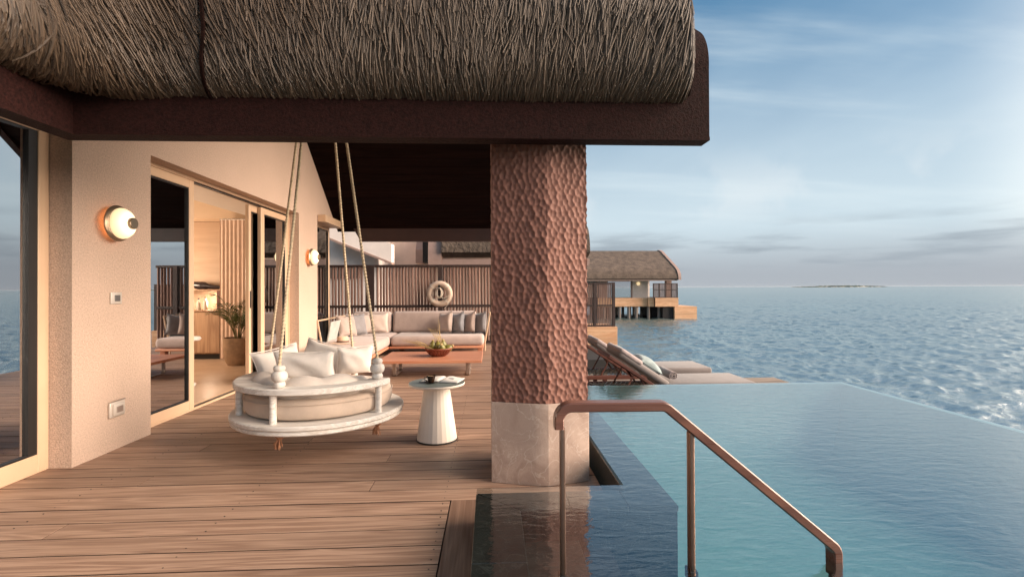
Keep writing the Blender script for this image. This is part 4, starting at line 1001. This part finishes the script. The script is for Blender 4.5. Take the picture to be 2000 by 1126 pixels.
# ------------------------------------------------------------------ corner sofa, pillows, hat
def sofa():
    o = thing('corner_sofa', 'taupe corner sofa with chaise on a low timber base by the fence', 'sofa', (-1.5, 9.8, 0))
    def cushion(a, b, name, bev=.07, m='sofa_fabric', mx=None):
        x = B().box(a, b, bev, 4, mx).build(name, m, o, 70)
        (x0, y0, z0), (x1, y1, z1) = a, b; zm = (z0+z1)/2+.35*(z1-z0); e = .012
        return x
    # timber platforms
    B().box((-2.86, 7.80, .13), (-1.93, 10.7, .175), .012, 2).build('platform', 'redwood', o, 30)
    B().box((-1.925, 9.60, .13), (-.14, 10.7, .175), .012, 2).build('platform', 'redwood', o, 30)
    for a in ((-2.10, 7.86), (-2.82, 7.86), (-2.82, 10.5), (-.26, 9.72), (-.26, 10.5), (-1.9, 10.5)):
        B().box((a[0], a[1], 0), (a[0]+.10 if a[0] > -2.2 else a[0]+.1, a[1]+.10, .13), .006).build('leg', 'redwood', o, 30)
    B().box((-2.42, 7.83, .0), (-1.97, 7.86, .128)).build('base_panel', 'redwood', o, 0)
    cushion((-2.86, 7.79, .178), (-1.915, 9.72, .37), 'seat_cushion')
    cushion((-2.86, 9.73, .178), (-1.915, 10.62, .37), 'seat_cushion')
    cushion((-1.905, 9.60, .178), (-.13, 10.62, .37), 'seat_cushion')
    for x0, x1 in ((-2.86, -2.06), (-2.03, -.30)):
        cushion((x0, 10.44, .36), (x1, 10.66, .80), 'back_cushion', .07, mx=Matrix.Translation((0, 10.55, .36)) @ Matrix.Rotation(rad(-10), 4, 'X') @ Matrix.Translation((0, -10.55, -.36)))
    # woven outer shell: left arm, back, right arm, flaring outwards
    def shell(pts, z0, z1, name, flare):
        b = B(); n = len(pts)
        for (ax, ay), (bx, by) in zip(pts, pts[1:]):
            d = Vector((bx-ax, by-ay, 0)).normalized(); nn = Vector((d.y, -d.x, 0))
            A, C = Vector((ax, ay, 0)), Vector((bx, by, 0)); u = Vector((0, 0, 1))
            q = [A+u*z0, C+u*z0, C+u*z1+nn*flare, A+u*z1+nn*flare]; t = nn*-.02
            vs_ = [b.bm.verts.new(p) for p in q]+[b.bm.verts.new(p+t) for p in q]
            for f in ((0, 1, 2, 3), (7, 6, 5, 4), (0, 4, 5, 1), (1, 5, 6, 2), (2, 6, 7, 3), (3, 7, 4, 0)): b.bm.faces.new([vs_[i] for i in f])
        x = b.build(name, 'woven', o, 0)
    shell([(-2.88, 10.74), (-2.88, 8.85)], .16, .70, 'woven_arm', -.10)
    shell([(-.12, 10.1), (-.12, 10.74)], .16, .74, 'woven_arm', .09)
    shell([(-.12, 10.74), (-2.88, 10.74)], .16, .74, 'woven_back', -.0)
    for p in ([(-2.89, 8.84, .14), (-2.99, 8.82, .72), (-2.99, 10.74, .72)], [(-.12, 10.08, .02), (-.12, 10.08, .18), (-.02, 10.05, .76), (-.02, 10.74, .76)]):
        B().tube(p, .016, 8).build('arm_frame', 'frame', o)
    L = 'scatter pillows on the left of the sofa'; Rr = 'scatter pillows at the right end of the sofa'
    z = .37
    pillow('pillow', 'taupe_fabric', .42, .42, .15, TR(-2.70, 9.55, z+.215, 0, 0, 58) @ TR(0, 0, 0, -16), 'taupe pillow nearest the woven arm, leftmost of the left four', 'pillow', L, 11)
    pillow('pillow', 'grey_fabric', .42, .42, .15, TR(-2.60, 9.88, z+.215, 0, 0, 48) @ TR(0, 0, 0, -16), 'darker grey pillow, second from the left on the sofa', 'pillow', L, 12)
    pillow('pillow', 'taupe_fabric', .42, .42, .15, TR(-2.52, 10.16, z+.21, 0, 0, 52) @ TR(0, 0, 0, -14), 'taupe pillow, third from the left, before the light one', 'pillow', L, 13)
    pillow('pillow', 'light_taupe', .46, .42, .16, TR(-2.30, 10.28, z+.215, 0, 0, 12) @ TR(0, 0, 0, -16), 'light beige pillow facing the viewer in the sofa corner', 'pillow', L, 14)
    for i, (x, m, lab) in enumerate(((-.92, 'light_taupe', 'light taupe pillow, first of the right four on the sofa'), (-.68, 'blue_grey', 'blue grey pillow, second of the right four'), (-.46, 'taupe_fabric', 'taupe pillow, third of the right four'), (-.24, 'grey_fabric', 'grey pillow against the right arm of the sofa'))):
        pillow('pillow', m, .42, .42, .15, TR(x, 10.20-.02*i, z+.215, 0, 0, -48) @ TR(0, 0, 0, -10, -8), lab, 'pillow', Rr, 20+i)
    h = thing('sun_hat', 'straw sun hat with dark band on the chaise', 'hat', (-2.45, 8.45, .372))
    B().lathe([(0, .004), (.10, .004), (.17, .012), (.205, .004), (.208, .008), (.17, .019), (.098, .014), (.09, .07), (.086, .105), (.07, .117), (0, .112)], 40, (-2.45, 8.45, .372)).build('straw', 'hat', h, 50)
    B().lathe([(.0992, .015), (.0942, .048), (.0952, .048), (.1002, .015)], 40, (-2.45, 8.45, .372)).build('hat_band', 'band', h)
sofa()

# ------------------------------------------------------------------ slatted fence and life ring
def fence():
    o = thing('slatted_fence', 'tall brown slatted privacy fence closing the end of the deck', 'fence', (-2, 11.5, 0))
    x0, x1 = -4.95, 1.05
    for z0, z1 in ((1.755, 1.81), (.842, .90), (.02, .085)):
        B().box((x0, 11.47, z0), (x1, 11.56, z1), .004).build('rail', 'post', o, 25)
    posts = (-4.62, -2.72, -1.145, .62)
    for i, x in enumerate(posts):
        B().box((x-(.10 if i == 1 else .05), 11.45, 0), (x+(.10 if i == 1 else .05), 11.465, 1.80), .004).box((x-.045, 11.575, 0), (x+.045, 11.64, 1.80), .004).build('post', 'post', o, 25)
    k = 0; x = x0+.03; first = None
    while x < x1-.03:
        near = [p for i, p in enumerate(posts) if abs(x-p) < (.13 if i == 1 else .085)]
        if not near:
            for z0, z1 in ((.9, 1.755), (.085, .842)):
                if first is None or first.get((z0, z1)) is None:
                    first = first or {}
                    b = B().lathe([(.0275, z0), (.0275, z1)], 9, (x, 11.515, 0)); s = b.build('slat', 'slat', o, 60); first[(z0, z1)] = (s, x)
                else:
                    s0, xx = first[(z0, z1)]; s = s0.copy(); COL.objects.link(s); s.location.x = s0.location.x+x-xx+RND.uniform(-.004, .004); s.location.y += RND.uniform(-.006, .006); s.rotation_euler.z = RND.uniform(0, 6)
                    # turn about its own axis
                    c = Vector((xx+2, .015, 0)); R_ = Matrix.Rotation(s.rotation_euler.z, 3, 'Z'); s.rotation_euler.z = 0
        x += .0715; k += 1
    r = thing('life_ring', 'cream life ring with coiled cord hung on the fence', 'life ring', (-1.14, 11.36, 1.14))
    cx, cz, y = -1.145, 1.15, 11.34; R0, r0 = .225, .068
    b = B(); n = 48
    b.tube([(cx+R0*math.cos(t), y, cz+R0*math.sin(t)) for t in np.linspace(0, 2*PI, n+1)[:-1]], r0, 16, closed=True); b.build('ring', 'ring', r, 70)
    for a in (45, 135, 225, 315):
        t = rad(a); c = Vector((cx+R0*math.cos(t), y, cz+R0*math.sin(t))); tg = Vector((-math.sin(t), 0, math.cos(t)))
        B().tube([c-tg*.022, c+tg*.022], r0+.003, 16).build('band', 'cord', r, 50)
    b = B()
    for j in range(9):
        a = RND.uniform(-.5, .5); w = RND.uniform(.06, .12); l = RND.uniform(.12, .19); yy = y-.02-.012*j
        b.tube([(cx+w*math.cos(t)*.75+.02*a, yy+.01*math.sin(3*t), cz+.03+l*.5*math.sin(t)*1.2-.03*abs(a)) for t in np.linspace(0, 2*PI, 19)[:-1]], .0065, 5, closed=True)
    b.tube([(cx+.02, y-.08, cz-.06), (cx+.10, y-.09, cz-.10), (cx+.26, y-.10, cz-.02), (cx+.27, y-.09, cz-.10), (cx+.16, y-.08, cz-.28), (cx+.10, y-.06, cz-.33)], .0065, 5)
    b.build('coiled_cord', 'cord', r, 60)
    B().box((cx-.03, 11.38, cz+.10), (cx+.03, 11.45, cz+.34), .004).box((cx-.022, 11.22, cz+.13), (cx+.022, 11.40, cz+.155)).box((cx-.022, 11.22, cz+.10), (cx+.022, 11.24, cz+.20)).build('hook', 'black', r, 25)
fence()

# ------------------------------------------------------------------ handrail into the pool
def handrail():
    o = thing('handrail', 'timber topped handrail with bronze posts leading down into the pool', 'handrail', (.7, 1.95, .0))
    y = 1.95
    ring = ringprof(.036, .060, .0045, 1)
    pts = fillet([(.262, y, .725), (.262, y, .808), (.672, y, .806), (1.375, y, .205), (1.375, y, .02)], .042, 7)
    pts = fillet([(.262, y, .725), (.262, y, .809), (.680, y, .806), (1.366, y, .232), (1.366, y, .12)], .05, 8)
    B().sweep(pts, ring).build('rail', 'rail', o, 22)
    for x, z0, z1 in ((.276, -.004, .73), (.785, -.34, .70)):
        p = B().box((x-.0095, y-.02, z0), (x+.0095, y+.02, z1), .004, 2).build('post', 'dark_steel', o, 30)
        B().box((x-.017, y-.028, .13 if x < .5 else .12), (x+.017, y+.028, .165), .003).box((x-.03, y-.035, z0), (x+.03, y+.035, z0+.012), .002).build('clamp', 'black', p, 30)
    B().tube([(1.366, y, .125), (1.366, y, -.52)], .02, 12).build('lower_post', 'black', o)
handrail()

# ------------------------------------------------------------------ sun loungers
def loungers():
    zs = -.25
    def lounger():
        o = thing('sun_lounger', 'near sun lounger with taupe mattress and raised backrest behind the pool', 'sun lounger', (2.2, 6.35, zs), 'sun loungers on the lower deck')
        y0, y1 = 6.0, 6.72
        for y in (y0, y1-.05):
            B().box((1.22, y, -.045), (3.22, y+.05, .012), .006).build('side_rail', 'lounge_wood', o, 30)
        for x in (1.24, 2.1, 3.15): B().box((x, y0+.05, -.035), (x+.05, y1-.05, .0)).build('cross_rail', 'lounge_wood', o, 0)
        for x in (1.65, 3.08):
            for y in (y0+.002, y1-.052): B().box((x, y, zs), (x+.06, y+.05, -.045), .004).build('leg', 'lounge_wood', o, 25)
        for y in (y0-.035, y1):
            M = Matrix.Rotation(rad(90), 4, 'X')
            B().lathe([(0, 0), (.085, 0), (.09, .006), (.09, .03), (.085, .036), (0, .036)], 22, (1.42, y+.036, zs+.092), M).build('wheel', 'lounge_wood', o, 40)
        B().box((1.39, y0, zs+.08), (1.45, y1, -.045)).build('axle', 'lounge_wood', o, 0)
        b = B()
        for k in range(13):
            x = 1.3+k*.065
            b.tube([(x, y0+.05, .0), (x+.25, y1-.05, .004)], .006, 5); b.tube([(x+.25, y0+.05, .004), (x, y1-.05, .0)], .006, 5)
        b.build('cord_weave', 'woven', o)
        B().box((2.10, y0+.01, .015), (3.25, y1-.01, .108), .03, 3).build('mattress', 'lounge_fabric', o, 60)
        # raised back: hinge at x = 2.1
        ang = math.atan2(.40, -.60); L = .80
        H = Matrix.Translation((2.12, 6.36, .03)) @ Matrix.Rotation(-math.radians(180-33.5), 4, 'Y')
        bb = B().box((0, -.33, -.06), (L, -.28, -.02), .006).box((0, .28, -.06), (L, .33, -.02), .006).box((L-.05, -.28, -.06), (L, .28, -.02))
        br = bb.build('backrest_frame', 'lounge_wood', o, 25, mx=H @ Matrix.Rotation(PI, 4, 'X'))
        B().box((-.02, -.345, .012), (.72, .345, .105), .04, 3).build('back_mattress', 'lounge_fabric', o, 60, mx=H @ Matrix.Rotation(PI, 4, 'X'))
        B().box((.40, -.35, .06), (.735, .35, .135), .035, 3).build('headrest_fold', 'towel', o, 60, mx=H @ Matrix.Rotation(PI, 4, 'X'))
        for y in (6.06, 6.64): B().tube([(1.76, y, .24), (1.62, y, -.02)], .012, 6).tube([(1.76, y, .24), (1.95, y, -.02)], .012, 6).build('strut', 'lounge_wood', o)
        return o
    a = lounger()
    b = copy_tree(a); b.location += Vector((-.05, 1.12, 0)); b['label'] = 'far sun lounger nearer the sea, showing its red timber edge'
    for i, (dx, dy) in enumerate(((0, 0), (-.05, 1.12))):
        pillow('pillow', 'teal_fabric', .50, .32, .17, TR(1.98+dx, 6.36+dy, .285, 0, 33, 0) @ TR(0, 0, 0, 90, 0, 90), ('teal grey pillow on the near sun lounger', 'teal grey pillow on the far sun lounger')[i], 'pillow', 'pillows on the sun loungers', 40+i)
        t = thing('rolled_towel', ('rolled grey towel below the pillow of the near lounger', 'rolled grey towel below the pillow of the far lounger')[i], 'towel', (2.25+dx, 6.3+dy, .18), 'rolled towels on the sun loungers')
        pts = []; bq = B()
        for j in range(40):
            th = j*.42; r_ = .012+.0012*j; pts.append((r_*math.cos(th), r_*math.sin(th)))
        A = [bq.bm.verts.new((2.235+dx+p[0], 6.06+dy, .185+p[1])) for p in pts]; C = [bq.bm.verts.new((2.235+dx+p[0], 6.56+dy, .185+p[1])) for p in pts]
        for j in range(39): bq.bm.faces.new((A[j], A[j+1], C[j+1], C[j]))
        x = bq.build('roll', 'towel', t, 60); sm = x.modifiers.new('solid', 'SOLIDIFY'); sm.thickness = .010
loungers()

# ------------------------------------------------------------------ neighbouring buildings
def slat_screen(o, x0, x1, y, z0, z1, pitch, w, posts, rails, m='post', frame=.05):
    for z in rails: B().box((x0, y-.03, z-frame/2), (x1, y+.03, z+frame/2)).build('rail', m, o, 0)
    for x in posts: B().box((x-frame*.9, y-.035, z0), (x+frame*.9, y+.035, z1)).build('post', m, o, 0)
    b = B(); n = int((x1-x0)/pitch)
    for i in range(n): b.box((x0+i*pitch, y-.015, z0+.02), (x0+i*pitch+w, y+.015, z1-.02))
    b.build('slats', 'slat', o, 0, kind='stuff')
def near_neighbour():
    o = thing('neighbour_villa', 'pale neighbouring villa rising behind the slatted fence', 'villa', (-3, 18, 0))
    B().box((-9.5, 17.0, -.5), (-3.75, 24, 3.9)).build('wall', 'white_wall', o, 0)
    s = B().box((-6.5, 16.94, 1.62), (-4.35, 16.995, 2.02)).build('window', 'barge', o, 0)
    B().box((-6.45, 16.925, 1.66), (-4.40, 16.939, 1.98)).build('pane', 'glass', s, 0)
    B().prism([(-5.2, 2.93), (-3.2, 2.12), (-3.2, 2.72), (-5.2, 3.4)], 1, 16.4, 16.9).build('sloping_eave', 'white_wall', o, 0)
    B().prism([(-5.25, 2.88), (-3.19, 2.05), (-3.19, 2.12), (-5.25, 2.95)], 1, 16.38, 16.92).build('eave_trim', 'barge', o, 0)
    B().box((-3.74, 19, -.5), (3.6, 24, 3.1)).build('wall', 'pink_wall', o, 0)
    # thatched roof with curved barge at its left end
    def prof(d, z_, R):
        p = [(16.6-d, 1.95), (16.6-d, z_)]
        for i in range(8):
            t = rad(180-i*8); p.append((16.6+R-d+0*i+(R)*math.cos(t), z_+R*math.sin(t)))
        return p
    pr = [(16.6, 2.02), (16.6, 2.35)]+[(16.6+1.2-1.2*math.cos(rad(a)), 2.35+1.2*math.sin(rad(a))) for a in range(8, 50, 7)]+[(19.5, 4.6), (19.5, 4.2), (17.1, 2.4), (17.0, 2.02)]
    B().prism(pr, 0, -2.05, -1.62).build('barge_board', 'barge', o, 40)
    pr2 = [(y-.12, z+.10) for y, z in pr[1:8]]+[(19.5, 4.75), (19.5, 4.3), (16.9, 2.3)]
    B().prism(pr2, 0, -1.60, 3.3).build('thatch', 'roof_far', o, 40)
    B().box((-1.615, 16.62, 2.02), (3.3, 16.9, 2.24)).build('fascia', 'barge', o, 0)
    B().prism([(18.6, 2.2), (18.6, 2.7), (18.9, 3.1), (19.0, 3.1), (19.0, 2.2)], 0, -2.75, -2.45).build('bracket', 'barge', o, 0)
    B().box((-2.44, 18.2, 2.2), (-2.06, 18.99, 3.4)).build('soffit', 'under', o, 0)
    B().box((-9.5, 12.6, -.9), (3.3, 24, -.55)).build('platform', 'under', o, 0)
    for x in (-8, -5, -2, 1, 3): 
        for y in (13.5, 18, 23): B().lathe([(.16, -3.4), (.16, -.9)], 12, (x, y, 0)).build('pile', 'pile', o)
    d = thing('screened_terrace', 'dark slatted screen standing on a timber clad platform over the sea', 'screen', (3, 16, 0))
    slat_screen(d, 1.6, 3.99, 16, .02, 1.44, .052, .032, (1.65, 3.35, 3.95), (.05, .70, 1.41))
    for k in range(5):
        B().box((1.5, 15.93, -.87+k*.178), (4.05, 17.5, -.87+k*.178+.174), .003).build('plank', 'clad', d, 25)
    B().box((1.55, 15.96, -.86), (4.02, 17.45, .015)).build('terrace_core', 'under', d, 0)
    for x in (2.0, 3.25): B().lathe([(.13, -3.4), (.13, -.87)], 12, (x, 16.6, 0)).build('pile', 'pile', d)
near_neighbour()
def far_villa():
    Y = 55.
    o = thing('far_villa', 'overwater villa with rounded brown thatched roof, farther along the lagoon', 'villa', (16, Y, ZS))
    # rounded roof
    pr = [(Y-.2, 2.17), (Y-.35, 2.25), (Y-.30, 2.6), (Y+.15, 3.12), (Y+.8, 3.5), (Y+3.0, 4.5), (Y+5.2, 5.5), (Y+5.9, 5.74), (Y+6.5, 5.82), (Y+7.1, 5.74), (Y+7.8, 5.5), (Y+10, 4.5), (Y+12.2, 3.5), (Y+13, 3.0), (Y+13.2, 2.2)]
    B().prism(pr, 0, 9.5, 20.75).build('roof', 'roof_far', o, 50)
    pb = [(y, z+.09) for y, z in pr[1:-1]]; pb = [(Y-.42, 2.10)]+[(y-.05, z) for y, z in pb]+[(Y+13.3, 2.1), (Y+13, 2.1), (Y+6.5, 5.4), (Y+.3, 2.1)]
    B().prism(pb, 0, 20.76, 21.08).build('barge_board', 'barge', o, 40)
    B().box((9.5, Y-.12, 2.0), (20.75, Y+.1, 2.17)).build('fascia', 'barge', o, 0)
    # deck edge, cladding planks
    for k in range(4):
        B().box((12, Y+.65, -.86+k*.245), (17.6, Y+.8, -.86+k*.245+.238)).build('plank', 'clad', o, 0)
        B().box((18.25, Y-.1, -.86+k*.245), (20.85, Y+.05, -.86+k*.245+.238)).build('plank', 'clad', o, 0)
    B().box((17.6, Y+.3, -.86), (18.245, Y+.6, .11)).build('cladding_return', 'clad', o, 0)
    B().box((12, Y+.8, -.92), (20.8, Y+13, .05)).build('platform', 'under', o, 0)
    for k in range(6): B().box((20.4, Y-.15, -2.3+k*.24), (22.92, Y+5, -2.3+k*.24+.234)).build('pool_plank', 'clad', o, 0)
    B().box((19.2, Y+.2, -2.3), (20.39, Y+8, -.87)).build('platform', 'under', o, 0)
    for x in (12.6, 13.4, 14.4, 15.45, 16.3, 17.7, 18.9):
        for y in (Y+.9, Y+4.5, Y+9, Y+12.5): B().lathe([(.17, -3.5), (.17, -.9)], 8, (x+(y-Y)*.08, y, 0)).build('pile', 'pile', o)
    # walls, glazing
    B().box((16.35, Y+2.2, .05), (18.15, Y+2.4, 2.3)).build('wall', 'white_wall', o, 0)
    B().box((9.6, Y+8, .05), (20.2, Y+8.2, 3.0)).build('wall', 'white_wall', o, 0)
    w = B().box((13.4, Y+2.2, .05), (16.3, Y+2.3, .12)).box((16.15, Y+2.18, .12), (16.34, Y+2.32, 2.1)).box((13.4, Y+2.2, 2.0), (16.14, Y+2.3, 2.1)).build('window', 'barge', o, 0)
    B().box((13.4, Y+2.22, .13), (16.13, Y+2.25, 1.99)).build('pane', 'glass', w, 0)
    B().box((12.4, Y+1.5, .05), (13.3, Y+2.4, 2.1)).build('column', 'barge', o, 0); B().box((19.9, Y+1.0, .05), (20.5, Y+1.6, 2.1)).build('column', 'barge', o, 0)
    B().ball((17.0, Y+2.08, 1.72), .2, (1, .6, 1), 12).build('wall_lamp', 'lamp_glow', o)
    s = thing('far_screen', 'dark slatted balustrade screen on the far villa terrace', 'screen', (19.5, Y, .1))
    slat_screen(s, 18.0, 20.78, Y-.06, .12, 1.72, .085, .055, (18.05, 18.7, 19.4, 20.1, 20.74), (.16, 1.0, 1.70), frame=.07)
far_villa()

# ------------------------------------------------------------------ sea haze
def haze():
    b = B().box((-34000, -34000, -5.5), (34000, 34000, 26))
    o = b.build('haze', None, None, 0, kind='stuff')
    m = bpy.data.materials.new('sea_haze'); m.use_nodes = True; nt = m.node_tree; nt.nodes.clear()
    out = nt.nodes.new('ShaderNodeOutputMaterial'); v = nt.nodes.new('ShaderNodeVolumePrincipled')
    v.inputs['Color'].default_value = (.70, .76, .82, 1); v.inputs['Density'].default_value = .000012
    nt.links.new(v.outputs[0], out.inputs['Volume']); o.data.materials.append(m)
haze()
